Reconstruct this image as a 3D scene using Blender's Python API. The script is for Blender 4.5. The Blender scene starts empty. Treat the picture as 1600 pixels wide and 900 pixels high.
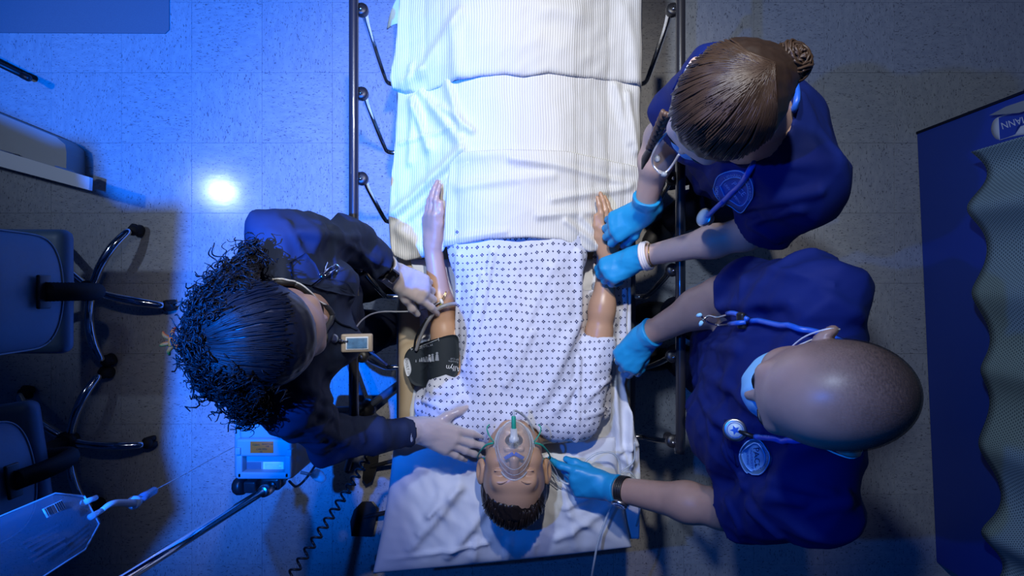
import bpy, math, random
import numpy as np

# ------------------------------------------------------------------ camera, world, lights
S = bpy.context.scene
COL = S.collection
CAM_Z, FPX = 2.5, 900.0          # camera height (m) and focal length in pixels of the 1600x900 frame

cam_data = bpy.data.cameras.new('camera')
cam_data.sensor_width = 36.0
cam_data.lens = 36.0 * FPX / 1600.0
cam_data.clip_start = 0.05
cam = bpy.data.objects.new('camera', cam_data)
cam.location = (0, 0, CAM_Z)
cam.rotation_euler = (0, 0, 0)
COL.objects.link(cam)
S.camera = cam

world = bpy.data.worlds.new('world')
S.world = world
world.use_nodes = True
_bg = world.node_tree.nodes['Background']
_bg.inputs['Color'].default_value = (0.02, 0.13, 0.75, 1)
_bg.inputs['Strength'].default_value = 0.032

S.view_settings.view_transform = 'Standard'
S.view_settings.look = 'None'
S.view_settings.gamma = 1.0
S.view_settings.use_curve_mapping = False
S.view_settings.exposure = 0.0


def aim(o, target):
    d = np.array(target, float) - np.array(o.location, float)
    import mathutils
    o.rotation_euler = mathutils.Vector(d).to_track_quat('-Z', 'Y').to_euler()


def spot(name, loc, target, power, color, size, blend, radius):
    l = bpy.data.lights.new(name, 'SPOT')
    l.energy = power
    l.color = color
    l.spot_size = math.radians(size)
    l.spot_blend = blend
    l.shadow_soft_size = radius
    o = bpy.data.objects.new(name, l)
    o.location = loc
    COL.objects.link(o)
    aim(o, target)
    return o


UNSEEN_BLUE_LAMP = (-0.62, 0.03, 2.62)
spot('blue_lamp_light', UNSEEN_BLUE_LAMP, (-1.42, 0.50, 0), 720, (0.0, 0.145, 1.0), 80, 0.8, 0.008)
spot('blue_lamp_spill', UNSEEN_BLUE_LAMP, (0.2, 0.40, 0), 48, (0.0, 0.16, 1.0), 165, 0.3, 0.012)
spot('white_bed_light', (0.10, 0.95, 2.75), (0.02, 0.32, 0.8), 118, (1.0, 0.95, 0.88), 66, 1.0, 0.03)
spot('white_room_light', (-0.38, 1.02, 2.75), (1.15, 0.25, 0.0), 95, (0.60, 0.74, 1.0), 118, 1.0, 0.06)
spot('pale_corner_light', (-2.58, 0.86, 2.62), (-1.25, 0.72, 0), 60, (0.50, 0.66, 1.0), 60, 1.0, 0.055)

# ------------------------------------------------------------------ helpers
f32 = np.float32


def A3(*v):
    return np.array(v, dtype=np.float64)


def W(px, py, z):
    """point at height z seen at pixel (px, py) by a camera at 2.5 m looking straight down"""
    k = (CAM_Z - z) / FPX
    return A3((px - 800) * k, (450 - py) * k, z)


def nrm(v):
    v = np.asarray(v, float)
    return v / np.linalg.norm(v)


def wloc(o):
    s = np.zeros(3)
    while o is not None:
        s += np.array(o.location)
        o = o.parent
    return s


def tag(o, label=None, cat=None, group=None, kind=None):
    if label: o['label'] = label
    if cat: o['category'] = cat
    if group: o['group'] = group
    if kind: o['kind'] = kind
    return o


def thing(name, loc, label, cat, group=None):
    o = bpy.data.objects.new(name, None)
    o.empty_display_size = 0.05
    o.location = loc
    COL.objects.link(o)
    return tag(o, label, cat, group)


def obj(name, VF, mat, parent=None, smooth=True, label=None, local=False):
    V, F = VF[0], VF[1]
    V = np.asarray(V, dtype=np.float64).reshape(-1, 3)
    if parent is not None and not local:
        V = V - wloc(parent)
    me = bpy.data.meshes.new(name)
    if isinstance(F, np.ndarray):
        n, k = F.shape
        me.vertices.add(len(V)); me.vertices.foreach_set('co', V.astype(f32).ravel())
        me.loops.add(n * k); me.loops.foreach_set('vertex_index', F.astype(np.int32).ravel())
        me.polygons.add(n)
        me.polygons.foreach_set('loop_start', (np.arange(n) * k).astype(np.int32))
        me.update(calc_edges=True)
        me.validate()
    else:
        me.from_pydata([tuple(v) for v in V], [], [tuple(int(i) for i in f) for f in F])
    if smooth:
        me.polygons.foreach_set('use_smooth', np.ones(len(me.polygons), dtype=bool))
    me.materials.append(mat)
    me.update()
    o = bpy.data.objects.new(name, me)
    COL.objects.link(o)
    if parent is not None:
        o.parent = parent
    if label: o['label'] = label
    return o


def single(name, VF, mat, label, cat, group=None, smooth=True, origin=None):
    """a thing that is one mesh, with its origin moved to its base"""
    V = np.asarray(VF[0], float).reshape(-1, 3)
    if origin is None:
        origin = A3(V[:, 0].mean(), V[:, 1].mean(), V[:, 2].min())
    o = obj(name, (V - origin, VF[1]), mat, None, smooth)
    o.location = origin
    return tag(o, label, cat, group)


def join(*parts):
    Vs, Fs, n = [], [], 0
    for V, F in parts:
        V = np.asarray(V, float).reshape(-1, 3)
        Vs.append(V)
        if isinstance(F, np.ndarray):
            Fs.extend((F + n).tolist())
        else:
            Fs.extend([[i + n for i in f] for f in F])
        n += len(V)
    V = np.concatenate(Vs)
    if Fs and all(len(f) == 4 for f in Fs):
        return V, np.array(Fs)
    return V, Fs


def xf(VF, M=None, t=None):
    V = np.asarray(VF[0], float).reshape(-1, 3)
    if M is not None: V = V @ np.asarray(M, float).T
    if t is not None: V = V + np.asarray(t, float)
    return V, VF[1]


def rotz(a):
    c, s = math.cos(a), math.sin(a)
    return np.array([[c, -s, 0], [s, c, 0], [0, 0, 1]])


def frame(zdir, hint=(0, 0, 1)):
    """columns x,y,z with z along zdir"""
    z = nrm(zdir)
    h = np.asarray(hint, float)
    if abs(np.dot(nrm(h), z)) > 0.95: h = A3(1, 0, 0)
    x = nrm(np.cross(h, z)); y = np.cross(z, x)
    return np.stack([x, y, z], 1)


def spline(pts, n):
    """Catmull-Rom through pts, n samples"""
    P = np.asarray(pts, float)
    P = np.concatenate([[2 * P[0] - P[1]], P, [2 * P[-1] - P[-2]]])
    m = len(P) - 3
    out = []
    for t in np.linspace(0, m - 1e-9, n):
        i = int(t); u = t - i
        a, b, c, d = P[i:i + 4]
        out.append(.5 * (2 * b + (c - a) * u + (2 * a - 5 * b + 4 * c - d) * u * u + (3 * b - a - 3 * c + d) * u ** 3))
    return np.array(out)


def tube(pts, r, sides=8, caps=True):
    P = np.asarray(pts, float)
    n = len(P)
    R = np.full(n, r) if np.isscalar(r) else np.interp(np.linspace(0, 1, n), np.linspace(0, 1, len(r)), r)
    T = np.gradient(P, axis=0)
    T /= np.linalg.norm(T, axis=1)[:, None] + 1e-12
    h = A3(0, 0, 1) if abs(T[0][2]) < .9 else A3(1, 0, 0)
    x = nrm(np.cross(h, T[0]))
    a = np.linspace(0, 2 * math.pi, sides, endpoint=False)
    V = []
    for i in range(n):
        x = x - T[i] * np.dot(x, T[i]); x = x / (np.linalg.norm(x) + 1e-12)
        y = np.cross(T[i], x)
        V.append(P[i] + R[i] * (np.cos(a)[:, None] * x + np.sin(a)[:, None] * y))
    V = np.concatenate(V)
    F = []
    for i in range(n - 1):
        for j in range(sides):
            k = (j + 1) % sides
            F.append([i * sides + j, i * sides + k, (i + 1) * sides + k, (i + 1) * sides + j])
    if caps:
        F.append(list(range(sides))[::-1]); F.append([(n - 1) * sides + j for j in range(sides)])
    return V, F


def lathe(profile, n=24, axis=None, at=(0, 0, 0)):
    """profile [(r,h)...] spun about axis (default z)"""
    pr = list(profile)
    a = np.linspace(0, 2 * math.pi, n, endpoint=False)
    V = np.concatenate([np.stack([r * np.cos(a), r * np.sin(a), np.full(n, h)], 1) for r, h in pr])
    F = []
    for i in range(len(pr) - 1):
        for j in range(n):
            k = (j + 1) % n
            F.append([i * n + j, i * n + k, (i + 1) * n + k, (i + 1) * n + j])
    F.append(list(range(n))[::-1]); F.append([(len(pr) - 1) * n + j for j in range(n)])
    M = frame(axis) if axis is not None else np.eye(3)
    return V @ M.T + np.asarray(at, float), F


def rbox(size, at=(0, 0, 0), r=0.01, M=None, seg=3):
    """rounded box"""
    hx, hy, hz = [s / 2 for s in size]
    r = min(r, hx, hy, hz)
    # outline (rounded rectangle) swept with rounded top and bottom edge
    c = []
    for cx, cy, a0 in ((hx - r, hy - r, 0), (-hx + r, hy - r, 90), (-hx + r, -hy + r, 180), (hx - r, -hy + r, 270)):
        for i in range(seg + 1):
            a = math.radians(a0 + 90 * i / seg)
            c.append((cx, cy, math.cos(a), math.sin(a)))
    c = np.array(c)
    n = len(c)
    V = []
    for i in range(2 * (seg + 1)):
        if i <= seg: b = -90 + 90 * i / seg; z = -hz + r
        else: b = 90 * (i - seg - 1) / seg; z = hz - r
        b = math.radians(b)
        V.append(np.stack([c[:, 0] + c[:, 2] * r * math.cos(b), c[:, 1] + c[:, 3] * r * math.cos(b), np.full(n, z + r * math.sin(b))], 1))
    m = len(V)
    V = np.concatenate(V)
    F = []
    for i in range(m - 1):
        for j in range(n):
            k = (j + 1) % n
            F.append([i * n + j, i * n + k, (i + 1) * n + k, (i + 1) * n + j])
    F.append(list(range(n))[::-1]); F.append([(m - 1) * n + j for j in range(n)])
    if M is not None: V = V @ np.asarray(M).T
    return V + np.asarray(at, float), F


def box(size, at=(0, 0, 0), M=None):
    x, y, z = [s / 2 for s in size]
    V = np.array([[-x, -y, -z], [x, -y, -z], [x, y, -z], [-x, y, -z], [-x, -y, z], [x, -y, z], [x, y, z], [-x, y, z]], float)
    F = [[0, 3, 2, 1], [4, 5, 6, 7], [0, 1, 5, 4], [1, 2, 6, 5], [2, 3, 7, 6], [3, 0, 4, 7]]
    if M is not None: V = V @ np.asarray(M).T
    return V + np.asarray(at, float), F


def bar(a, b, w, h):
    """box of section w x h from a to b"""
    a, b = np.asarray(a, float), np.asarray(b, float)
    M = frame(b - a)
    return rbox((w, h, np.linalg.norm(b - a)), (a + b) / 2, min(w, h) * .25, M, 2)


def sphere(c, r, n=12, m=8):
    pr = [(max(1e-5, math.sin(math.pi * i / m)), -math.cos(math.pi * i / m)) for i in range(m + 1)]
    V, F = lathe(pr, n)
    return V * np.asarray(r, float) + np.asarray(c, float), F


def resample(poly, step):
    P = np.asarray(poly, float)
    out = []
    for i in range(len(P)):
        a, b = P[i], P[(i + 1) % len(P)]
        k = max(1, int(np.linalg.norm(b - a) / step))
        for j in range(k): out.append(a + (b - a) * j / k)
    return np.array(out)


def smooth_poly(poly, n):
    P = np.asarray(poly, float)
    Q = np.concatenate([P[-3:], P, P[:3]])
    full = spline(Q, (len(Q) - 1) * 12 + 1)
    body = full[3 * 12: 3 * 12 + len(P) * 12]
    return body[np.linspace(0, len(body), n, endpoint=False).astype(int)]


def rings_of(poly, nr):
    """concentric rings of a star-shaped outline; V2 (nr*n + 1), faces"""
    P = np.asarray(poly, float)
    c = P.mean(0)
    n = len(P)
    V = [c + (P - c) * s for s in np.linspace(1, 1.0 / nr, nr)]
    V = np.concatenate(V + [c[None]])
    F = []
    for i in range(nr - 1):
        for j in range(n):
            k = (j + 1) % n
            F.append([i * n + j, i * n + k, (i + 1) * n + k, (i + 1) * n + j])
    L = nr * n
    for j in range(n):
        F.append([(nr - 1) * n + j, (nr - 1) * n + (j + 1) % n, L])
    return V, F, n


def orient_up(V, F):
    """make the first face wind so that its normal is up"""
    a, b, c = [V[F[0][i]] for i in range(3)]
    if np.cross(b - a, c - a)[2] < 0:
        return [f[::-1] for f in F]
    return F


def sheet(poly, nr, zfun, thick):
    """closed slab over a 2-D outline (world XY): top z = zfun(x,y), thickness thick"""
    V2, F, n = rings_of(poly, nr)
    ztop = zfun(V2[:, 0], V2[:, 1])
    top = np.column_stack([V2, ztop]); bot = np.column_stack([V2, ztop - thick])
    F = orient_up(top, F)
    m = len(V2)
    G = list(F) + [[i + m for i in f[::-1]] for f in F]
    a0, a1 = F[0][0], F[0][1]
    fw = (a1 == a0 + 1) and True
    for j in range(n):
        k = (j + 1) % n
        G.append([k, j, j + m, k + m] if fw else [j, k, k + m, j + m])
    return np.concatenate([top, bot]), G


def grid_sheet(nu, nv, fn, thick):
    """closed cloth slab; fn(U,V)-> (X,Y,Z) arrays with U,V in 0..1"""
    u, v = np.meshgrid(np.linspace(0, 1, nu), np.linspace(0, 1, nv), indexing='ij')
    X, Y, Z = fn(u, v)
    P = np.stack([X, Y, Z], -1)
    du = np.gradient(P, axis=0); dv = np.gradient(P, axis=1)
    N = np.cross(du, dv); N /= np.linalg.norm(N, axis=-1)[..., None] + 1e-12
    if N[..., 2].mean() < 0: N = -N; flip = True
    else: flip = False
    top = P.reshape(-1, 3); bot = (P - N * thick).reshape(-1, 3)
    idx = np.arange(nu * nv).reshape(nu, nv); m = nu * nv
    q = np.stack([idx[:-1, :-1], idx[1:, :-1], idx[1:, 1:], idx[:-1, 1:]], -1).reshape(-1, 4)
    if flip: q = q[:, ::-1]
    b = q[:, ::-1] + m
    e = np.concatenate([idx[:, 0], idx[-1, 1:], idx[-2::-1, -1], idx[0, -2:0:-1]])
    k = np.roll(e, -1)
    s = np.stack([k, e, e + m, k + m], 1)
    if flip: s = s[:, ::-1]
    return np.concatenate([top, bot]), np.concatenate([q, b, s])


# ------------------------------------------------------------------ signed distance fields and surface nets
def cap(a, b, ra, rb=None):
    a = np.asarray(a, f32); b = np.asarray(b, f32)
    rb = ra if rb is None else rb
    ba = b - a; l2 = max(float(ba @ ba), 1e-9)

    def fn(P):
        h = np.clip((P - a) @ ba / l2, 0, 1)
        q = P - a - h[:, None] * ba
        return np.sqrt(np.einsum('ij,ij->i', q, q)) - (ra + (rb - ra) * h)
    return fn


def ell(c, r, R=None):
    c = np.asarray(c, f32); r = np.asarray(r, f32)
    R = None if R is None else np.asarray(R, f32)

    def fn(P):
        q = P - c
        if R is not None: q = q @ R
        k0 = np.sqrt(((q / r) ** 2).sum(1)); k1 = np.sqrt(((q / (r * r)) ** 2).sum(1)) + 1e-9
        return k0 * (k0 - 1) / k1
    return fn


def sbox(c, h, r, R=None):
    c = np.asarray(c, f32); h = np.asarray(h, f32) - f32(r)
    R = None if R is None else np.asarray(R, f32)

    def fn(P):
        q = P - c
        if R is not None: q = q @ R
        q = np.abs(q) - h
        return np.sqrt((np.maximum(q, 0) ** 2).sum(1)) + np.minimum(q.max(1), 0) - f32(r)
    return fn


def half(n, d):
    """half space: positive where n.p > d (that side is cut away by max)"""
    n = np.asarray(nrm(n), f32)
    return lambda P: P @ n - f32(d)


def smin(a, b, k):
    h = np.clip(.5 + .5 * (b - a) / k, 0, 1)
    return b + (a - b) * h - k * h * (1 - h)


def U(prims, k=0.02):
    def fn(P):
        d = None
        for p in prims:
            kk = k
            if isinstance(p, tuple): p, kk = p
            e = p(P)
            d = e if d is None else smin(d, e, kk)
        return d
    return fn


def cut(f, prims, k=0.004):
    def fn(P):
        d = f(P)
        for p in prims:
            kk = k
            if isinstance(p, tuple): p, kk = p
            d = -smin(-d, p(P), kk)
        return d
    return fn


def keep(f, planes, k=0.003):
    def fn(P):
        d = f(P)
        for p in planes: d = -smin(-d, -p(P), k)
        return d
    return fn


def grow(f, g):
    return lambda P: f(P) - f32(g)


def wrinkle(f, amp, seed, waves=((0.05, 7)), n=7, aniso=(1, 1, 1), lo=0.035, hi=0.12):
    """cloth folds as real relief: sharp-crested waves in several directions"""
    rng = np.random.RandomState(seed)
    ks, ph, am = [], [], []
    for i in range(n):
        d = nrm(rng.normal(size=3) * np.asarray(aniso))
        lam = rng.uniform(lo, hi)
        ks.append(d * 2 * math.pi / lam); ph.append(rng.uniform(0, 6.28)); am.append(lam / hi)
    ks = np.array(ks, f32); ph = np.array(ph, f32); am = np.array(am, f32); am /= am.sum()

    def fn(P):
        d = f(P)
        w = P + f32(0.012) * np.sin(P[:, [1, 2, 0]] * f32(23) + f32(seed))
        s = np.zeros(len(P), f32)
        for k, p, a in zip(ks, ph, am):
            s += a * (1 - np.abs(np.sin(w @ k * f32(.5) + p)) * 2)
        return d - f32(amp) * s
    return fn


def creases(f, segs):
    """ridges along segments: (a, b, width, height)"""
    cs = [(cap(a, b, 0.0), f32(w), f32(h)) for a, b, w, h in segs]

    def fn(P):
        d = f(P)
        for c, w, h in cs: d = d - h * np.exp(-(c(P) / w) ** 2)
        return d
    return fn


def creases_px(f, segs):
    """raised folds of cloth along lines of the surface: ((px,py), (px,py), width, height)"""
    lines = []
    for a, b, w, h in segs:
        px = np.array([np.asarray(a, float) + (np.asarray(b, float) - np.asarray(a, float)) * t for t in np.linspace(0, 1, 5)])
        P, N = seen(f, px)
        ok = P[:, 2] > .3
        P = P[ok]
        for i in range(len(P) - 1): lines.append((cap(P[i], P[i + 1], 0.0), f32(w), f32(h), i, len(P) - 1))

    def fn(P):
        d = f(P)
        best = np.zeros(len(P), f32)
        for c, w, h, i, n in lines:
            best = np.maximum(best, h * np.exp(-(c(P) / w) ** 2))
        return d - best
    return fn


def snet(fn, lo, hi, res, B=8):
    lo = np.asarray(lo, float); hi = np.asarray(hi, float)
    n = np.ceil((hi - lo) / res).astype(int) + 1
    nb = (n + B - 1) // B
    n = nb * B
    g = [lo[i] + (np.arange(nb[i]) * B + (B - 1) / 2) * res for i in range(3)]
    C = np.stack(np.meshgrid(*g, indexing='ij'), -1).reshape(-1, 3).astype(f32)
    dc = fn(C)
    hb = f32(res * B * 0.866 * 1.5)
    act = np.abs(dc) < hb
    V = np.empty(tuple(n), f32)
    V6 = V.reshape(nb[0], B, nb[1], B, nb[2], B)
    V6[...] = (np.sign(dc) * hb).reshape(nb[0], 1, nb[1], 1, nb[2], 1)
    ai = np.argwhere(act.reshape(tuple(nb)))
    o = np.stack(np.meshgrid(*[np.arange(B)] * 3, indexing='ij'), -1).reshape(-1, 3)
    CH = 400
    for s in range(0, len(ai), CH):
        a = ai[s:s + CH]
        P = (lo + ((a[:, None, :] * B + o[None]) * res)).reshape(-1, 3).astype(f32)
        d = fn(P).reshape(len(a), B, B, B)
        V6[a[:, 0], :, a[:, 1], :, a[:, 2], :] = d
    Sg = V < 0
    c = np.zeros(tuple(n - 1), np.uint8)
    for dx in (0, 1):
        for dy in (0, 1):
            for dz in (0, 1):
                c += Sg[dx:n[0] - 1 + dx, dy:n[1] - 1 + dy, dz:n[2] - 1 + dz]
    m = (c > 0) & (c < 8)
    ci = np.argwhere(m)
    idx = np.full(tuple(n - 1), -1, np.int64)
    idx[m] = np.arange(len(ci))
    acc = np.zeros((len(ci), 3)); cnt = np.zeros(len(ci))
    cor = [np.array([x, y, z]) for x in (0, 1) for y in (0, 1) for z in (0, 1)]
    for a in cor:
        for ax in range(3):
            if a[ax] == 1: continue
            b = a.copy(); b[ax] = 1
            pa = ci + a; pb = ci + b
            va = V[pa[:, 0], pa[:, 1], pa[:, 2]]; vb = V[pb[:, 0], pb[:, 1], pb[:, 2]]
            cr = (va < 0) != (vb < 0)
            t = np.where(cr, va / np.where(cr, va - vb, 1), 0)
            p = a + t[:, None] * (b - a)
            acc += np.where(cr[:, None], p, 0); cnt += cr
    verts = lo + (ci + acc / cnt[:, None]) * res
    Q = []
    for ax in range(3):
        a1, a2 = (ax + 1) % 3, (ax + 2) % 3
        lo_s = [slice(None)] * 3; hi_s = [slice(None)] * 3
        lo_s[ax] = slice(0, -1); hi_s[ax] = slice(1, None)
        cr = Sg[tuple(lo_s)] != Sg[tuple(hi_s)]
        e = np.argwhere(cr)
        e = e[(e[:, a1] > 0) & (e[:, a2] > 0) & (e[:, a1] < n[a1] - 1) & (e[:, a2] < n[a2] - 1)]
        if not len(e): continue

        def at(d1, d2):
            q = e.copy(); q[:, a1] += d1; q[:, a2] += d2
            return idx[q[:, 0], q[:, 1], q[:, 2]]
        q = np.stack([at(-1, -1), at(0, -1), at(0, 0), at(-1, 0)], 1)
        ins = Sg[e[:, 0], e[:, 1], e[:, 2]]
        q[~ins] = q[~ins][:, ::-1]
        Q.append(q)
    Q = np.concatenate(Q)
    return verts, Q[(Q >= 0).all(1)]


def grad(fn, P, e=0.0015):
    P = np.asarray(P, f32)
    g = np.stack([fn(P + f32(e) * np.eye(3, dtype=f32)[i]) - fn(P - f32(e) * np.eye(3, dtype=f32)[i]) for i in range(3)], 1)
    return g / (np.linalg.norm(g, axis=1)[:, None] + 1e-9)


def seen(fn, px):
    """points and normals of the surface fn at picture points px (N,2)"""
    px = np.asarray(px, float).reshape(-1, 2)
    D = np.column_stack([(px[:, 0] - 800) / FPX, (450 - px[:, 1]) / FPX, -np.ones(len(px))])
    L = np.linalg.norm(D, axis=1); D /= L[:, None]
    t = np.full(len(px), 0.35)
    for _ in range(90):
        P = (A3(0, 0, CAM_Z) + D * t[:, None])
        t = t + fn(P.astype(f32)) * 0.75
        t = np.minimum(t, 3.2)
    P = A3(0, 0, CAM_Z) + D * t[:, None]
    return P, grad(fn, P)


def on_body(px, P, N, drop=.22):
    """points that slipped past the edge of the surface go back to its usual height"""
    med = np.percentile(P[:, 2], 70)
    bad = P[:, 2] < med - drop
    for i in np.where(bad)[0]:
        P[i] = W(px[i][0], px[i][1], med); N[i] = (0, 0, 1)
    return P, N


def patch(fn, poly_px, lift=0.004, nr=4, step=4.0, under=0.004):
    """a thin piece lying on surface fn, outlined in picture points"""
    V2, F, n = rings_of(resample(poly_px, step), nr)
    P, N = on_body(V2, *seen(fn, V2))
    top = P + N * lift
    F = orient_up(top, F)
    bot = P[:n] - N[:n] * under
    m = len(top)
    fw = F[0][1] == F[0][0] + 1
    G = list(F)
    for j in range(n):
        k = (j + 1) % n
        G.append([k, j, j + m, k + m] if fw else [j, k, k + m, j + m])
    return np.concatenate([top, bot]), G


def cord(fn, path_px, r, lift=0.0, n=40, sides=6):
    px = spline(path_px, n)
    P, N = seen(fn, px)
    Q = (P + N * (r + lift))[P[:, 2] > max(np.percentile(P[:, 2], 75) - .30, .0)]
    return tube(spline(Q[::max(1, len(Q) // 24)], n), r, sides)


def flat(z):
    return lambda P: P[:, 2] - f32(z)


_tc = {}


def text2d(s):
    if s not in _tc:
        cu = bpy.data.curves.new('text', 'FONT')
        cu.body = s; cu.align_x = 'CENTER'; cu.align_y = 'CENTER'; cu.size = 1.0
        cu.resolution_u = 2
        o = bpy.data.objects.new('text', cu)
        COL.objects.link(o)
        dg = bpy.context.evaluated_depsgraph_get()
        me = o.evaluated_get(dg).to_mesh()
        V = np.array([v.co[:2] for v in me.vertices]); F = [list(p.vertices) for p in me.polygons]
        bpy.data.objects.remove(o); bpy.data.curves.remove(cu)
        _tc[s] = (V, F)
    return _tc[s]


def text_px(fn, s, at, size, ang=0.0, lift=0.006, arc=None):
    """flat lettering on surface fn; at/size in picture points, ang degrees counter-clockwise"""
    V, F = text2d(s)
    V = V * size
    if arc:
        a = math.pi / 2 - V[:, 0] / arc
        r = arc + V[:, 1]
        V = np.column_stack([r * np.cos(a), r * np.sin(a)])
    a = math.radians(ang); c, sn = math.cos(a), math.sin(a)
    px = np.column_stack([at[0] + V[:, 0] * c - V[:, 1] * sn, at[1] - (V[:, 0] * sn + V[:, 1] * c)])
    P, N = on_body(px, *seen(fn, px))
    return P + N * lift, F


# ------------------------------------------------------------------ materials
_mats = {}


def mat(name, color, rough=0.5, metal=0.0, spec=0.5, noise=None, bump=None, coat=0.0, sheen=0.0, transp=0.0, sss=0.0):
    """noise=(scale, amount); bump=(scale, strength, distance)"""
    if name in _mats: return _mats[name]
    m = bpy.data.materials.new(name); m.use_nodes = True
    nt = m.node_tree; b = nt.nodes['Principled BSDF']
    b.inputs['Base Color'].default_value = (*color, 1)
    b.inputs['Roughness'].default_value = rough
    b.inputs['Metallic'].default_value = metal
    b.inputs['Specular IOR Level'].default_value = spec
    b.inputs['Coat Weight'].default_value = coat
    b.inputs['Sheen Weight'].default_value = sheen
    if sss:
        b.inputs['Subsurface Weight'].default_value = sss
        b.inputs['Subsurface Radius'].default_value = (0.012, 0.005, 0.003)
        b.inputs['Subsurface Scale'].default_value = 0.6
    tc = nt.nodes.new('ShaderNodeTexCoord')
    if noise:
        n = nt.nodes.new('ShaderNodeTexNoise'); n.inputs['Scale'].default_value = noise[0]; n.inputs['Detail'].default_value = 5
        nt.links.new(tc.outputs['Object'], n.inputs['Vector'])
        mx = nt.nodes.new('ShaderNodeMix'); mx.data_type = 'RGBA'
        k = noise[1]
        mx.inputs[6].default_value = (*[max(0, c * (1 - k)) for c in color], 1)
        mx.inputs[7].default_value = (*[min(1, c * (1 + k)) for c in color], 1)
        nt.links.new(n.outputs['Fac'], mx.inputs[0])
        nt.links.new(mx.outputs[2], b.inputs['Base Color'])
    if bump:
        n2 = nt.nodes.new('ShaderNodeTexNoise'); n2.inputs['Scale'].default_value = bump[0]; n2.inputs['Detail'].default_value = 3
        nt.links.new(tc.outputs['Object'], n2.inputs['Vector'])
        bp = nt.nodes.new('ShaderNodeBump'); bp.inputs['Strength'].default_value = bump[1]; bp.inputs['Distance'].default_value = bump[2]
        nt.links.new(n2.outputs['Fac'], bp.inputs['Height'])
        nt.links.new(bp.outputs['Normal'], b.inputs['Normal'])
    if transp:
        out = nt.nodes['Material Output']
        t = nt.nodes.new('ShaderNodeBsdfTransparent'); mix = nt.nodes.new('ShaderNodeMixShader')
        lw = nt.nodes.new('ShaderNodeLayerWeight'); lw.inputs['Blend'].default_value = 0.35
        mr = nt.nodes.new('ShaderNodeMapRange')
        mr.inputs['To Min'].default_value = 1 - transp; mr.inputs['To Max'].default_value = min(1, 1 - transp + 0.5)
        nt.links.new(lw.outputs['Facing'], mr.inputs['Value'])
        nt.links.new(mr.outputs['Result'], mix.inputs['Fac'])
        nt.links.new(t.outputs[0], mix.inputs[1]); nt.links.new(b.outputs[0], mix.inputs[2])
        nt.links.new(mix.outputs[0], out.inputs['Surface'])
    _mats[name] = m
    return m


class NT:
    """small helper for math node chains"""
    def __init__(s, m): s.nt = m.node_tree
    def n(s, t, **kw):
        x = s.nt.nodes.new(t)
        for k, v in kw.items(): setattr(x, k, v)
        return x
    def l(s, a, b): s.nt.links.new(a, b)
    def m(s, op, a, b=None, c=None):
        x = s.nt.nodes.new('ShaderNodeMath'); x.operation = op
        for i, v in enumerate((a, b, c)):
            if v is None: continue
            if isinstance(v, (int, float)): x.inputs[i].default_value = v
            else: s.nt.links.new(v, x.inputs[i])
        return x.outputs[0]
    def mix(s, fac, c1, c2):
        x = s.nt.nodes.new('ShaderNodeMix'); x.data_type = 'RGBA'
        if isinstance(fac, (int, float)): x.inputs[0].default_value = fac
        else: s.l(fac, x.inputs[0])
        for i, c in ((6, c1), (7, c2)):
            if isinstance(c, tuple): x.inputs[i].default_value = (*c, 1)
            else: s.l(c, x.inputs[i])
        return x.outputs[2]


def floor_mat():
    m = mat('vinyl_tile', (0.46, 0.46, 0.47), 0.24, spec=0.5)
    g = NT(m); b = g.nt.nodes['Principled BSDF']
    tc = g.n('ShaderNodeTexCoord'); oi = g.n('ShaderNodeObjectInfo')
    add = g.n('ShaderNodeVectorMath', operation='ADD')
    sc = g.n('ShaderNodeVectorMath', operation='SCALE'); sc.inputs[0].default_value = (37, 53, 11)
    g.l(oi.outputs['Random'], sc.inputs['Scale'])
    g.l(tc.outputs['Object'], add.inputs[0]); g.l(sc.outputs[0], add.inputs[1])
    mp = g.n('ShaderNodeMapping'); mp.inputs['Scale'].default_value = (1, 2.4, 1)
    g.l(add.outputs[0], mp.inputs['Vector'])
    n1 = g.n('ShaderNodeTexNoise'); n1.inputs['Scale'].default_value = 78; n1.inputs['Detail'].default_value = 3; n1.inputs['Roughness'].default_value = .6
    g.l(mp.outputs[0], n1.inputs['Vector'])
    n2 = g.n('ShaderNodeTexNoise'); n2.inputs['Scale'].default_value = 24; n2.inputs['Detail'].default_value = 4
    g.l(mp.outputs[0], n2.inputs['Vector'])
    dark = g.n('ShaderNodeMapRange'); dark.inputs['From Min'].default_value = .585; dark.inputs['From Max'].default_value = .66
    g.l(n1.outputs['Fac'], dark.inputs['Value'])
    lite = g.n('ShaderNodeMapRange'); lite.inputs['From Min'].default_value = .35; lite.inputs['From Max'].default_value = .65
    g.l(n2.outputs['Fac'], lite.inputs['Value'])
    base = g.mix(lite.outputs[0], (0.42, 0.42, 0.43), (0.50, 0.495, 0.485))
    tint = g.m('MULTIPLY_ADD', oi.outputs['Random'], .05, .97)
    col = g.mix(g.m('MULTIPLY', dark.outputs[0], .8), base, (0.10, 0.10, 0.11))
    hv = g.n('ShaderNodeHueSaturation'); g.l(col, hv.inputs['Color']); g.l(tint, hv.inputs['Value'])
    g.l(hv.outputs[0], b.inputs['Base Color'])
    n3 = g.n('ShaderNodeTexNoise'); n3.inputs['Scale'].default_value = 9
    g.l(add.outputs[0], n3.inputs['Vector'])
    g.l(g.m('MULTIPLY_ADD', n3.outputs['Fac'], .12, .09), b.inputs['Roughness'])
    bp = g.n('ShaderNodeBump'); bp.inputs['Strength'].default_value = .08; bp.inputs['Distance'].default_value = .001
    g.l(n2.outputs['Fac'], bp.inputs['Height']); g.l(bp.outputs[0], b.inputs['Normal'])
    return m


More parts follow.
